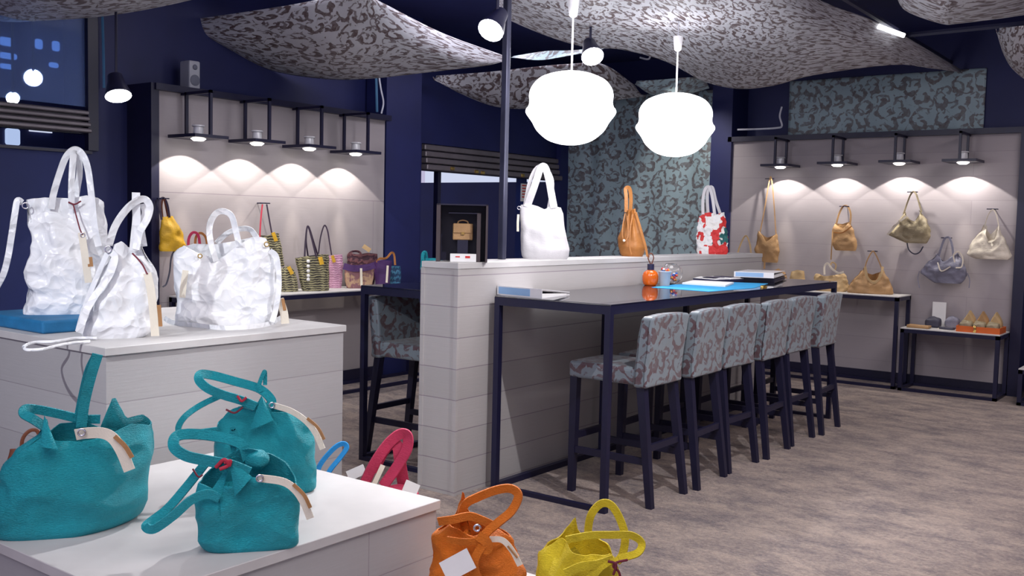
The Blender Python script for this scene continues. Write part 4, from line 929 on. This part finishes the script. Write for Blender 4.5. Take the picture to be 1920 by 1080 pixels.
# ---- things on the bar table
def slab(bm, pts, z0, z1s):
    """prism from ground polygon pts with per corner top heights"""
    a = [bm.verts.new((p.x, p.y, z0)) for p in pts]; t = [bm.verts.new((p.x, p.y, z0 + h)) for p, h in zip(pts, z1s)]
    bm.faces.new(a); bm.faces.new(t)
    for i in range(len(pts)): bm.faces.new((a[i], a[(i + 1) % len(pts)], t[(i + 1) % len(pts)], t[i]))
def binder(label, A, Bq, dx, hs=.05, he=.012, z=TZ, mat='white_plastic', lab=True, group=None):
    """A,B spine ends on the table, dx vector to the fore edge"""
    A = Vector((A.x, A.y, z)); Bq = Vector((Bq.x, Bq.y, z)); dx = Vector(dx); u = (Bq - A).normalized(); nrm = dx.normalized()
    o = thing('ring_binder', label, 'binder', (A + Bq) / 2, group); t = .004
    bb = B(); slab(bb, [A, Bq, Bq + nrm * t, A + nrm * t], z, [hs] * 4); obj('spine', bb, mat, o)
    bb = B(); slab(bb, [A + nrm * t, Bq + nrm * t, Bq + dx, A + dx], z, [t] * 4); obj('bottom_cover', bb, mat, o)
    bb = B(); pts = [A + nrm * t, Bq + nrm * t, Bq + dx, A + dx]; hh = [hs, hs, he + t, he + t]
    a = [bb.verts.new(p + Vector((0, 0, h - t))) for p, h in zip(pts, hh)]; t2 = [bb.verts.new(p + Vector((0, 0, h))) for p, h in zip(pts, hh)]
    bb.faces.new(a); bb.faces.new(t2)
    for i in range(4): bb.faces.new((a[i], a[(i + 1) % 4], t2[(i + 1) % 4], t2[i]))
    obj('top_cover', bb, mat, o)
    bb = B(); slab(bb, [A + u * .01 + nrm * .02, Bq - u * .01 + nrm * .02, Bq - u * .01 + dx * .93, A + u * .01 + dx * .93], z + t, [hs * .4, hs * .4, he * .5, he * .5]); obj('pages', bb, 'navy_paper' if mat != 'white_plastic' else 'paper_white', o)
    if lab:
        bb = B(); a = A + u * .012; c = A + (Bq - A) * .74; slab(bb, [a - nrm * .001, c - nrm * .001, c, a], z + hs * .12, [hs * .76] * 4); obj('label', bb, 'label_blue', o)
    return o
A = P(932, 552, TZ); A2 = P(1016, 560, TZ); u = (A2 - A); E_ = P(1068, 553, TZ) - A2
sp_u = Vector((u.x, u.y, 0)); dxv = Vector((E_.x, E_.y, 0))
binder('white ring binder with pale blue spine label at the near end of the bar table', A, A2, dxv, .052, .014)
A = P(1388, 526, TZ); A2 = P(1452, 528, TZ)
binder('black ring binder lying under a white one at the far part of the bar table', A, A2, P(1470, 521, TZ) - A2 + Vector((0, .06, 0)), .030, .024, TZ, 'navy_paper', False)
A = P(1376, 519, TZ + .031); A2 = P(1451, 522, TZ + .031)
binder('white ring binder stacked on a black binder at the far part of the bar table', A, A2, P(1466, 516, TZ + .03) - A2 + Vector((0, .06, 0)), .042, .03, TZ + .031)
# blue runner
bb = B(); pts = [P(1222, 539, TZ), P(1330, 547, TZ), P(1415, 540, TZ), P(1440, 532, TZ), P(1360, 529, TZ), P(1262, 534, TZ)]
slab(bb, pts, TZ, [.002] * 6); tag(obj('table_runner', bb, 'cloth_blue'), 'bright blue cloth lying flat on the black bar table', 'cloth')
# magazines
def mag(label, cx, cy, w_, h_, rz, z, dark):
    c = P(cx, cy, z); TT = .016; o = thing('open_book', label, 'book', c); R = Matrix.Rotation(rz, 3, 'Z')
    bb = B(); box(bb, (-w_ / 2, -h_ / 2, 0), (w_ / 2, h_ / 2, TT))
    for v in bb.verts: v.co = c + R @ v.co
    obj('cover', bb, 'navy_paper', o); c = c + Vector((0, 0, TT))
    for sx in (-1, 1):
        bb = B(); V = []
        for j in range(2):
            row = []
            for i in range(9):
                x = sx * w_ / 2 * i / 8; zz = .012 * math.sin(PI * min(1, i / 8 * 1.1)) ** .7 if i < 8 else .002
                row.append((x, (j - .5) * h_, zz))
            V.append(row)
        top = [[bb.verts.new(c + R @ Vector(p)) for p in row] for row in V]; bot = [[bb.verts.new(c + R @ Vector((p[0], p[1], 0))) for p in row] for row in V]
        for i in range(8):
            bb.faces.new((top[0][i], top[0][i + 1], top[1][i + 1], top[1][i])); 
            for r_ in (0, 1): bb.faces.new((top[r_][i], top[r_][i + 1], bot[r_][i + 1], bot[r_][i]))
        bb.faces.new((top[0][8], top[1][8], bot[1][8], bot[0][8]))
        obj('page', bb, 'paper_white', o, smooth=False)
    bb = B(); box(bb, (-w_ * .42, -h_ * .38, .011), (-w_ * .1, h_ * .2, .0135)); box(bb, (w_ * .12, -h_ * .4, .011), (w_ * .4, h_ * .36, .0135))
    for v in bb.verts: v.co = c + R @ v.co
    obj('printed_picture', bb, 'navy_paper', o)
mag('open book with dark cover and white pages lying on the bar table beside the binders', 1347, 526, .34, .22, 1.35, TZ, 1)
bb = B(); slab(bb, [P(1279, 533, TZ + .003), P(1360, 538, TZ + .003), P(1376, 532, TZ + .003), P(1300, 528, TZ + .003)], TZ + .003, [.012] * 4); tag(obj('brochure', bb, 'paper_white'), 'closed white brochure lying on the blue cloth', 'brochure')
c = P(1432, 540, TZ); bb = B(); lathe(bb, [(0, 0), (.02, 0), (.026, .008), (.018, .018), (0, .02)], (c.x, c.y, TZ), 14); tag(obj('trinket', bb, 'brass', smooth=True), 'small gold trinket near the table edge beside the binders', 'trinket')
# orange bottle
c = P(1219, 535, TZ); bo = thing('bottle', 'round orange glass bottle with dark cap, left of the clear bucket', 'bottle', (c.x, c.y, TZ)); k = (c - CAM).dot(fw) / FPX
bb = B(); lathe(bb, [(0, 0), (10 * k, 0), (13 * k, 3 * k), (15 * k, 10 * k), (15 * k, 18 * k), (13 * k, 24 * k), (8 * k, 28 * k), (6 * k, 29 * k), (0, 29 * k)], (c.x, c.y, TZ), 24); obj('body', bb, 'orange_glass', bo, smooth=True)
bb = B(); lathe(bb, [(0, 28 * k), (6.5 * k, 28 * k), (6.5 * k, 40 * k), (0, 40 * k)], (c.x, c.y, TZ), 16); obj('cap', bb, 'navy_paper', bo)
bb = B(); tube(bb, [(c.x, c.y, TZ + 39 * k), (c.x - .012, c.y - .02, TZ + 52 * k), (c.x, c.y, TZ + 60 * k), (c.x + .012, c.y + .015, TZ + 52 * k), (c.x, c.y + .01, TZ + 39 * k)], .004); obj('carry_loop', bb, 'brown_leather', bo)
# bucket of sweets
def sweets(cx, cy, z0, r, h, n, parent):
    for i in range(n):
        a = random.random() * 6.28; rr = r * math.sqrt(random.random()); z = z0 + h * random.random(); bb = B()
        bmesh.ops.create_icosphere(bb, subdivisions=1, radius=.0105, matrix=Matrix.Translation((cx + rr * math.cos(a), cy + rr * math.sin(a), z)))
        cn = random.choice(['red', 'blue', 'white', 'orange', 'blue'])
        tag(obj('sweet', bb, 'candy_' + cn, smooth=True), 'small %s sweet heaped in the %s' % (cn, parent), 'sweet', '%s sweets in the %s' % (cn, parent))
c = P(1246, 536, TZ); bu = thing('bucket', 'frosted clear plastic bucket of sweets beside the orange bottle', 'bucket', (c.x, c.y, TZ))
bb = B(); lathe(bb, [(0, 0), (9 * k, 0), (11.5 * k, 26 * k), (12.2 * k, 27 * k), (11 * k, 26 * k), (8.6 * k, 2 * k), (0, 2 * k)], (c.x, c.y, TZ), 28); obj('wall', bb, 'frosted_plastic', bu, smooth=True)
bb = B(); lathe(bb, [(11.6 * k, 26 * k), (12.4 * k, 26.5 * k), (12.4 * k, 28 * k), (11.4 * k, 28 * k), (11.4 * k, 26 * k)], (c.x, c.y, TZ), 28); obj('rim', bb, 'white_plastic', bu, smooth=True)
sweets(c.x, c.y, TZ + .088, .028, .030, 24, 'clear bucket')
c = P(1258, 532.5, TZ); R_ = 21.5 * k; gb = thing('glass_bowl', 'round clear glass bowl half filled with dark sweets behind the bucket', 'bowl', (c.x, c.y, TZ))
bb = B(); pr = [(R_ * math.sin(a), R_ - R_ * math.cos(a) - R_ * .05) for a in [math.radians(20 + 130 * i / 20) for i in range(21)]]
pr2 = [((R_ - .003) * math.sin(a), R_ - (R_ - .003) * math.cos(a) - R_ * .05) for a in [math.radians(20 + 130 * i / 20) for i in range(20, -1, -1)]]
lathe(bb, [(0, 0)] + pr + pr2 + [(0, .004)], (c.x, c.y, TZ + .0), 32); obj('glass', bb, 'clear_glass', gb, smooth=True)
sweets(c.x, c.y, TZ + .022, .042, .055, 60, 'glass bowl')

# ---- left wall: hooks, bags and baskets
def wallfr_l(px, py, off): q = PX(px, py, LW + off); return Fr(O=q, N=(-1, 0, 0))
def wallfr_r(px, py, off): q = PY(px, py, RWY - off); return Fr(O=q, N=(0, 1, 0))
def shelf_l(px, X=-6.44): q = PX(px, 545, X); return Fr(O=(X, q.y, SZL), N=Vector((-1, .55, 0)))
def shelf_r(px, Y=9.93): q = PY(px, 545, Y); return Fr(O=(q.x, Y, SZR), N=Vector((-.25, 1, 0)))
def hook(p, nrm, label, group, tv):
    p = Vector(p); nrm = Vector(nrm); tv = Vector(tv); o = thing('wall_hook', label, 'hook', p, group)
    wl = Vector(((LW if abs(nrm.x) > .5 else p.x), (RWY if abs(nrm.y) > .5 else p.y), p.z))
    bb = B(); tube(bb, [wl, p + nrm * .015], .005, 3, 6); obj('peg', bb, 'black_metal', o)
    bb = B(); tube(bb, [p - tv * .05, p + tv * .05], .005, 3, 6); obj('bar', bb, 'black_metal', o)
HL = 'black hooks on the left wall'; HR = 'black hooks on the right wall'
hook(PX(497, 381, LW + .10), (1, 0, 0), 'black hook on the left wall holding the olive striped tall bag', HL, (0, 1, 0))
hook(PX(306, 372, LW + .10), (1, 0, 0), 'black hook on the left wall holding the mustard bag', HL, (0, 1, 0))
DS = 'dark_strap'
f = wallfr_l(318, 471, .10)
bag('mustard yellow leather bag hanging at the left end of the left wall', f, [(471, 300, 336, .04), (460, 298, 349, .05), (435, 299, 341, .045), (415, 301, 330, .03), (406, 302, 326, .02)], [(302, 407), (315, 406), (326, 405)], None, 'mustard_leather',
    handles=[([(303, 412, -.02), (300, 390, -.01), (301, 374, 0), (308, 372, 0), (314, 385, -.01), (318, 408, -.02)], .016, .004, 10, DS), ([(305, 412, .02), (303, 385, .01), (307, 372, 0), (312, 392, .01), (316, 412, .02)], .014, .004, 10, 'brown_leather'),
             ([(334, 460, -.02), (322, 480, -.02), (318, 510, -.02), (312, 532, -.02), (305, 538, -.02)], .012, .004, 10, 'charcoal_leather', 'shoulder_strap')], hang=True, wr=.014, seed=51, NU=48, NV=18)
f = shelf_l(372)
bag('woven bag with red and tan handles on the left table behind the wide white tote', f, [(556, 348, 402, .05), (510, 346, 402, .06), (470, 352, 396, .04)], [(352, 470), (396, 470)], None, 'weave_pink',
    handles=[([(353, 475, 0), (354, 448, 0), (362, 436, 0), (372, 442, 0), (376, 472, 0)], .02, .006, 10, 'pink_leather'), ([(366, 475, .03), (367, 446, .03), (376, 437, .03), (386, 446, .03), (390, 472, .03)], .018, .006, 10, 'cognac_leather')], NU=48, NV=14, name='woven_bag')
f = wallfr_l(507, 502, .10)
bag('tall olive striped woven bag hanging above the left table', f, [(500, 489, 533, .035), (470, 485, 528, .04), (440, 480, 523, .03)], [(480, 440), (500, 442), (523, 437)], None, 'weave_olive',
    handles=[([(487, 445, -.02), (489, 412, -.01), (492, 383, 0)], .012, .004, 10, 'cord_red'), ([(511, 445, -.02), (505, 412, -.01), (500, 383, 0)], .012, .004, 10, DS)],
    extra=[('tassel', (lambda bb: (ribbon(bb, [f.pt(512, 436, -.04), f.pt(518, 452, -.05)], .03, .01, 0), bb)[1])(B()), 'mustard_leather')], hang=True, seed=52, NU=48, NV=18, name='woven_bag')
f = shelf_l(540)
bag('small olive woven basket with mustard tassel at the left of the basket row', f, [(549, 526, 559, .05), (530, 521, 558, .055), (510, 522, 553, .045), (500, 527, 549, .02)], [(527, 503), (538, 498), (549, 503)], None, 'weave_olive',
    extra=[('tassel', (lambda bb: (ribbon(bb, [f.pt(541, 500, -.05), f.pt(548, 514, -.06)], .03, .01, 0), bb)[1])(B()), 'mustard_leather')], NU=48, NV=16, name='woven_bag', seed=53)
f = shelf_l(632, -6.52)
bag('pink woven bag with dark red handles right of the large olive woven bag', f, [(542, 616, 640, .05), (500, 614, 643, .055), (478, 616, 642, .045)], [(616, 479), (642, 477)], None, 'weave_pink',
    handles=[([(597, 476, 0), (601, 445, 0), (608, 423, 0), (614, 432, 0), (618, 455, 0), (622, 480, -.01)], .012, .005, 10, DS)],
    extra=[('tassel', (lambda bb: (ribbon(bb, [f.pt(623, 479, -.06), f.pt(627, 492, -.065)], .028, .01, 0), bb)[1])(B()), 'mustard_leather')], NU=48, NV=16, name='woven_bag', seed=54)
f = shelf_l(588, -6.38)
bag('large olive woven bag with white pompoms in the middle of the left table', f, [(545, 566, 617, .05), (520, 560, 618, .06), (485, 554, 617, .055), (476, 554, 616, .05)], [(554, 484), (575, 480), (600, 477), (616, 477)], None, 'weave_olive',
    handles=[([(571, 484, -.04), (573, 450, -.03), (577, 424, -.02), (584, 445, -.03), (593, 482, -.05)], .014, .005, 10, DS), ([(578, 484, .03), (574, 450, 0), (578, 424, -.01), (590, 460, .02), (597, 482, .03)], .012, .005, 10, DS)],
    extra=[('pompom', (lambda bb, q: (lathe(bb, [(0, -.016), (.012, -.011), (.017, 0), (.012, .011), (0, .016)], q, 10), bb)[1])(B(), f.pt(578, yy, -.07)), 'candy_white') for yy in (490, 499, 508, 517, 524)] + [('charm', (lambda bb: (ribbon(bb, [f.pt(600, 482, -.07), f.pt(604, 496, -.075)], .035, .01, 0), bb)[1])(B()), 'mustard_leather')],
    NU=56, NV=20, name='woven_bag', seed=55)
f = shelf_l(673, -6.40)
bag('straw basket with wide purple rim band near the right end of the left table', f, [(543, 650, 697, .05), (520, 646, 700, .06), (505, 645, 702, .06)], [(645, 506), (702, 504)], None, 'weave_straw',
    handles=[([(655, 495, 0), (653, 478, 0), (664, 471, 0), (676, 475, 0), (679, 495, 0)], .018, .008, 15, 'weave_brown'), ([(644, 499, -.055), (660, 503, -.075), (675, 503, -.075), (690, 501, -.072), (703, 497, -.05)], .058, .006, 0, 'purple_leather', 'rim_band')],
    tags=[([(677, 503, -.085), (678, 536, -.085)], .02, None, 0)], NU=48, NV=16, name='woven_bag', seed=56)
f = shelf_l(662, -6.585)
bag('brown woven bag standing behind the purple rimmed basket', f, [(538, 650, 700, .03), (500, 650, 708, .035), (473, 652, 708, .03)], [(652, 474), (672, 477), (690, 474), (708, 476)], None, 'weave_brown',
    extra=[('tassel', (lambda bb: (ribbon(bb, [f.pt(681, 461, -.04), f.pt(694, 470, -.05)], .04, .012, 0), bb)[1])(B()), 'sand_leather')], NU=40, NV=14, name='woven_bag', seed=57)
f = shelf_l(717, -6.40)
bag('purple and brown basket with tan handles at the right end of the left table', f, [(534, 704, 730, .045), (510, 702, 732, .05), (490, 702, 735, .05)], [(702, 490), (718, 487), (735, 489)], None, 'purple_leather',
    handles=[([(706, 492, -.03), (712, 485, -.03), (724, 484, -.03), (734, 474, -.02), (739, 478, -.02), (741, 497, -.03)], .018, .008, 10, 'cognac_leather')],
    tags=[([(727, 498, -.06), (725, 530, -.06)], .02, None, 0)], NU=40, NV=14, name='woven_bag', seed=58)
f = shelf_l(741, -6.45)
bag('dark blue woven basket, last on the left table beside the dark column', f, [(532, 732, 750, .045), (510, 731, 751, .05), (498, 732, 750, .05)], [(732, 499), (750, 499)], None, 'weave_blue', NU=40, NV=14, name='woven_bag', seed=59)

# ---- right wall
for px, py, t in ((1443, 335, 'long strapped tan bag'), (1583, 387, 'rounded tan bag'), (1711, 360, 'olive slouch bag'), (1775, 446, 'grey slouch bag'), (1861, 392, 'cream triangular bag'), (1636, 471, 'sand bag on the table')):
    hook(PY(px, py, RWY - .10), (0, -1, 0), 'black hook on the right wall above the ' + t, HR, (1, 0, 0))
f = wallfr_r(1440, 487, .11)
bag('tan leather bag hanging by a long thin strap at the left of the right wall', f, [(492, 1430, 1458, .03), (470, 1414, 1463, .05), (450, 1418, 1460, .04), (436, 1422, 1457, .02)], [(1422, 432), (1430, 442), (1438, 454), (1447, 446), (1456, 438)], [(1422, 434), (1438, 446), (1456, 440)], 'tan_leather',
    handles=[([(1425, 436, 0), (1433, 395, 0), (1443, 337, 0), (1447, 338, 0), (1451, 380, 0), (1455, 440, 0)], .012, .004, 10, None, 'shoulder_strap'), ([(1434, 488, -.02), (1433, 504, -.02)], .02, .006, 0, None, 'strap_end')], hang=True, wr=.014, seed=61, NU=48, NV=18)
f = shelf_r(1396)
bag('sand bag on the right table, only its arched handle above the partition', f, [(548, 1376, 1416, .05), (510, 1374, 1418, .06), (480, 1378, 1412, .03)], [(1378, 482), (1412, 482)], None, 'sand_leather',
    handles=[([(1381, 485, 0), (1387, 462, 0), (1398, 442, 0), (1406, 458, 0), (1409, 485, 0)], .016, .006, 10, None)], NU=40, NV=14, seed=62)
f = wallfr_r(1583, 470, .10)
bag('rounded tan shoulder bag hanging second from the left on the right wall', f, [(470, 1566, 1605, .03), (458, 1559, 1608, .05), (430, 1561, 1602, .045), (420, 1564, 1596, .025)], [(1564, 421), (1580, 428), (1594, 417)], [(1564, 418), (1580, 420), (1594, 416)], 'tan_leather',
    handles=[([(1567, 424, 0), (1573, 402, 0), (1581, 387, 0), (1590, 388, 0), (1595, 402, 0), (1594, 422, 0)], .018, .005, 10, None), ([(1561, 432, -.02), (1560, 455, -.04), (1558, 487, -.03)], .012, .004, 10, None, 'strap_end'),
             ([(1563, 436, -.05), (1580, 436, -.065), (1597, 424, -.05)], .012, .005, 0, 'cognac_leather', 'trim')], hang=True, wr=.012, seed=63, NU=48, NV=18)
f = wallfr_r(1706, 455, .12)
bag('olive slouch bag hanging highest in the middle of the right wall', f, [(456, 1698, 1738, .03), (442, 1664, 1747, .06), (425, 1672, 1745, .06), (408, 1688, 1736, .045), (394, 1696, 1727, .02)], [(1695, 398), (1705, 412), (1715, 416), (1727, 394)], None, 'olive_leather',
    handles=[([(1694, 402, 0), (1702, 378, 0), (1710, 361, 0), (1717, 363, 0), (1723, 380, 0), (1728, 398, 0)], .016, .005, 10, None), ([(1700, 452, 0), (1704, 468, 0), (1714, 476, 0), (1724, 473, 0), (1731, 462, 0)], .012, .004, 10, 'charcoal_leather', 'shoulder_strap'),
             ([(1664, 440, -.03), (1684, 418, -.06), (1700, 405, -.05)], .02, .006, 0, 'cream_leather', 'trim')], hang=True, wr=.02, wf=12, seed=64, NU=56, NV=22, folds=1.5)
f = wallfr_r(1775, 531, .12)
bag('blue grey slouch bag hanging above the lower table on the right wall', f, [(531, 1750, 1802, .03), (515, 1724, 1816, .06), (500, 1731, 1813, .065), (486, 1746, 1804, .045), (472, 1757, 1799, .02)], [(1757, 476), (1770, 492), (1783, 482), (1799, 474)], None, 'grey_leather',
    handles=[([(1760, 480, 0), (1766, 460, 0), (1772, 447, 0), (1780, 446, 0), (1785, 460, 0), (1788, 482, 0)], .020, .005, 10, None), ([(1790, 492, -.06), (1788, 478, -.06), (1797, 472, -.06), (1805, 483, -.06), (1803, 500, -.07), (1792, 502, -.07)], .012, .006, 10, 'cream_leather'),
             ([(1724, 508, -.02), (1721, 522, 0), (1724, 540, 0)], .008, .004, 0, None, 'strap_end'), ([(1814, 512, -.02), (1818, 525, 0), (1817, 540, 0)], .008, .004, 0, None, 'strap_end'), ([(1758, 492, -.07), (1765, 508, -.08), (1782, 500, -.08)], .012, .006, 0, 'cream_leather', 'trim')], hang=True, wr=.02, wf=12, seed=65, NU=56, NV=22, folds=1.2)
f = wallfr_r(1858, 486, .12)
bag('cream white triangular bag hanging rightmost on the right wall', f, [(486, 1826, 1894, .04), (478, 1812, 1899, .06), (452, 1822, 1888, .05), (432, 1838, 1877, .03), (421, 1843, 1874, .015)], [(1845, 421), (1850, 442), (1856, 458), (1865, 452), (1873, 421)], [(1845, 424), (1858, 440), (1873, 424)], 'cream_leather',
    handles=[([(1846, 425, 0), (1852, 405, 0), (1861, 393, 0), (1868, 402, 0), (1873, 425, 0)], .010, .004, 10, None)], hang=True, wr=.018, wf=10, seed=66, NU=56, NV=22)
f = shelf_r(1460)
bag('small tan bag on the right table half hidden behind the white binder', f, [(548, 1447, 1476, .04), (520, 1446, 1476, .045), (505, 1450, 1470, .02)], [(1450, 507), (1460, 503), (1470, 510)], None, 'tan_leather', NU=40, NV=14, seed=67)
f = shelf_r(1496)
bag('sand coloured pouch bag on the right table just past the binders', f, [(548, 1480, 1512, .045), (525, 1480, 1511, .05), (508, 1483, 1507, .03)], [(1483, 509), (1495, 506), (1507, 508)], None, 'sand_leather', NU=40, NV=16, seed=68, wr=.014)
f = shelf_r(1556)
bag('wide sand leather bag with knotted handle on the right table behind the bar table end', f, [(549, 1526, 1588, .07), (535, 1523, 1592, .08), (515, 1528, 1586, .06), (508, 1538, 1580, .03)], [(1528, 512), (1545, 518), (1565, 516), (1586, 512)], None, 'sand_leather',
    handles=[([(1546, 515, -.03), (1546, 500, -.02), (1552, 494, -.02), (1560, 504, -.03), (1572, 512, -.05), (1582, 510, -.05)], .018, .008, 10, 'cream_leather'), ([(1556, 500, 0), (1560, 492, 0), (1567, 496, 0), (1566, 506, 0)], .014, .006, 10, None)], NU=56, NV=18, seed=69, wr=.02, wf=14, folds=1.5)
f = shelf_r(1632)
bag('gold tan slouch bag with upright handles on the right table', f, [(551, 1587, 1677, .08), (536, 1590, 1675, .09), (520, 1602, 1668, .07), (505, 1614, 1658, .035)], [(1612, 508), (1622, 500), (1632, 528), (1643, 526), (1654, 502), (1660, 510)], [(1612, 506), (1635, 515), (1660, 506)], 'tan_leather',
    handles=[([(1621, 505, 0), (1626, 488, 0), (1635, 472, 0), (1640, 474, 0), (1648, 490, 0), (1654, 506, 0)], .012, .005, 10, None), ([(1622, 500, -.07), (1626, 520, -.09), (1640, 530, -.10), (1652, 515, -.09), (1655, 500, -.07)], .022, .008, 10, 'sand_leather', 'rim')], NU=56, NV=20, seed=70, wr=.02, wf=13, folds=1.6)

# ---- lower table
LT = .605
def pouch(label, px, py, w_, d_, h_, mat, z=LT, tilt=0, name='pouch', rz=0, cat='pouch', peak=0):
    c = P(px, py, z); bb = B(); box(bb, (-w_ / 2, -d_ / 2, 0), (w_ / 2, d_ / 2, h_), min(h_, d_, w_) * .3, 3)
    bmesh.ops.subdivide_edges(bb, edges=[e for e in bb.edges if e.calc_length() > .03], cuts=3, use_grid_fill=True)
    Rm = Matrix.Rotation(rz, 3, 'Z')
    for v in bb.verts:
        if v.co.z > h_ * .5: v.co.z += noise.noise(v.co * 22 + c) * h_ * .3 + peak * max(0, 1 - abs(v.co.x) / (w_ * .5))
        v.co.y += tilt * v.co.z; v.co = Rm @ v.co + Vector((c.x, c.y, z))
    return tag(obj(name, bb, mat, smooth=True), label, cat)
def lt(px, py, Y): q = PY(px, py, Y); return q.x
def pouch2(label, x, y, w_, d_, h_, mat, name='pouch', cat='pouch', peak=0, z=LT):
    bb = B(); box(bb, (-w_ / 2, -d_ / 2, 0), (w_ / 2, d_ / 2, h_), min(h_, d_) * .3, 3); bmesh.ops.subdivide_edges(bb, edges=[e for e in bb.edges if e.calc_length() > .02], cuts=3, use_grid_fill=True)
    for v in bb.verts:
        if v.co.z > h_ * .5: v.co.z += noise.noise(v.co * 22 + Vector((x, y, 0))) * h_ * .25 + peak * max(0, 1 - abs(v.co.x) / (w_ * .5))
        v.co += Vector((x, y, z))
    tag(obj(name, bb, mat, smooth=True), label, cat)
pouch2('flat tan leather wallet at the left front of the lower table', lt(1723, 612, 9.80), 9.80, .20, .12, .028, 'tan_leather', 'wallet', 'wallet')
pouch2('charcoal wallet stack left of the white card on the lower table', lt(1750, 600, 9.96), 9.96, .14, .10, .085, 'charcoal_leather', 'wallet', 'wallet', .01)
pouch2('grey blue pouch right of the white card on the lower table', lt(1786, 600, 10.02), 10.02, .13, .09, .095, 'grey_leather', peak=.015)
pouch2('charcoal wallet with cream tags between the card and the orange tray', lt(1776, 612, 9.86), 9.86, .13, .08, .022, 'charcoal_leather', 'wallet', 'wallet')
cx_ = lt(1761, 580, 10.12); bb = B(); box(bb, (cx_ - .062, 10.12, LT), (cx_ + .062, 10.125, LT + .235)); tag(obj('card', bb, 'paper_white'), 'upright blank white card at the back of the lower table', 'card')
bb = B(); slab(bb, [P(1758, 617, LT), P(1785, 619, LT), P(1788, 616, LT), P(1762, 614, LT)], LT, [.004] * 4); tag(obj('paper_tags', bb, 'tag_cream'), 'cream paper tags lying in front of the charcoal wallet', 'paper')
# orange tray
x0, x1 = lt(1793, 618, 9.76), -1.80; y0 = 9.745; y1 = 9.745 + .28; t = .008
tr = thing('tray', 'orange rectangular tray holding pouches on the lower table', 'tray', ((x0 + x1) / 2, (y0 + y1) / 2, LT))
bb = B(); box(bb, (x0, y0, LT), (x1, y1, LT + t)); obj('base', bb, 'orange_card', tr)
bb = B(); box(bb, (x0, y0, LT + t), (x1, y0 + t, LT + .055)); box(bb, (x0, y1 - t, LT + t), (x1, y1, LT + .055)); box(bb, (x0, y0 + t, LT + t), (x0 + t, y1 - t, LT + .055)); box(bb, (x1 - t, y0 + t, LT + t), (x1, y1 - t, LT + .055)); obj('rim', bb, 'orange_card', tr)
bb = B(); xx = x0 + .16; ribbon(bb, [(xx, y0 + .02, LT + .06), (xx, y0 - .005, LT + .055), (xx + .005, y0 - .008, LT + .02), (xx, y0 - .02, LT + .004)], .02, .005, 0, view=Vector((0, 1, 0))); tag(obj('chain', bb, 'brass'), 'brass chain hanging over the front of the orange tray', 'chain')
zz = LT + .0085; wd = x1 - x0 - .03
for k_, nm_ in enumerate(('left', 'middle', 'right')):
    pouch2('olive pouch at the %s front of the orange tray' % nm_, x0 + .015 + wd * (k_ + .5) / 3, y0 + .075, wd / 3 - .006, .11, .085, 'olive_leather', z=zz)
    pouch2(('sand', 'orange tan', 'sand')[k_] + ' pouch with raised peak at the %s back of the orange tray' % nm_, x0 + .015 + wd * (k_ + .5) / 3, y0 + .20, wd / 3 - .006, .11, .095, ('sand_leather', 'tan_leather', 'sand_leather')[k_], peak=.08, z=zz)

# ------------------------------------------------------------------ speaker and cables
p = PX(357, 158, -6.80); o = thing('loudspeaker', 'small white loudspeaker standing on top of the left display wall', 'speaker', (p.x, p.y, 2.50))
k = (p - CAM).dot(fw) / FPX; w_ = 17 * k; hgt = PX(357, 115, -6.80).z - 2.50
plain('speaker_white', (0.42, 0.43, 0.48), .4, var=.04); plain('speaker_grille', (0.16, 0.17, 0.22), .7, var=.05)
bb = B(); box(bb, (p.x - .07, p.y - w_ * .7, 2.50), (p.x + .06, p.y + w_ * .7, 2.50 + hgt), .012, 2); obj('cabinet', bb, 'speaker_white', o)
bb = B(); lathe(bb, [(0, .012), (w_ * .4, .010), (w_ * .6, .004), (w_ * .6, 0), (0, 0)], (p.x + .06, p.y, 2.50 + hgt * .34), 24, axis=(1, 0, 0)); obj('woofer', bb, 'speaker_grille', o, smooth=True)
bb = B(); lathe(bb, [(0, .010), (w_ * .22, .008), (w_ * .3, .003), (w_ * .3, 0), (0, 0)], (p.x + .06, p.y, 2.50 + hgt * .78), 20, axis=(1, 0, 0)); obj('tweeter', bb, 'speaker_grille', o, smooth=True)
def cable(label, pts, r, mat): bb = B(); tube(bb, pts, r, None, 6); tag(obj('cable', bb, mat, smooth=True), label, 'cable')
cable('pale cable dangling at the dark corner right of the left lamps', [PX(709, 130, -6.6), PX(714, 165, -6.6), PX(719, 192, -6.6), PX(715, 213, -6.6)], .008, 'cable_white')
cable('blue cable dangling at the dark corner right of the left lamps', [PX(705, 130, -6.63), PX(706, 165, -6.63), PX(707, 210, -6.63)], .012, 'cable_teal')
cable('blue vertical cable at the dark wall left of the left display wall', [PX(192, 30, -6.9), PX(194, 100, -6.9), PX(195, 165, -6.9)], .010, 'cable_teal')
cable('white cable lying and looping on top of the right display wall', [PY(1383, 243, 10.2) , PY(1420, 242, 10.2), PY(1455, 240, 10.2), PY(1466, 236, 10.25), PY(1462, 218, 10.25), PY(1466, 200, 10.25)], .010, 'cable_white')
cable('thin white cable hanging between the pendant lamps near the ceiling', [PY(1220, 92, 9.6) + Vector((0, 0, .45)), PY(1220, 92, 9.6), PY(1219, 106, 9.6), PY(1214, 111, 9.6), PY(1200, 108, 9.6)], .010, 'cable_white')
q = PY(1008, 283, 9.8); cable('thin cord hanging from the ceiling left of the larger pendant lamp', [q, (q.x, q.y, q.z + .3), (q.x, q.y, 3.5)], .006, 'cable_white')

for o in list(bpy.data.objects):
    if '_o' in o: del o['_o']
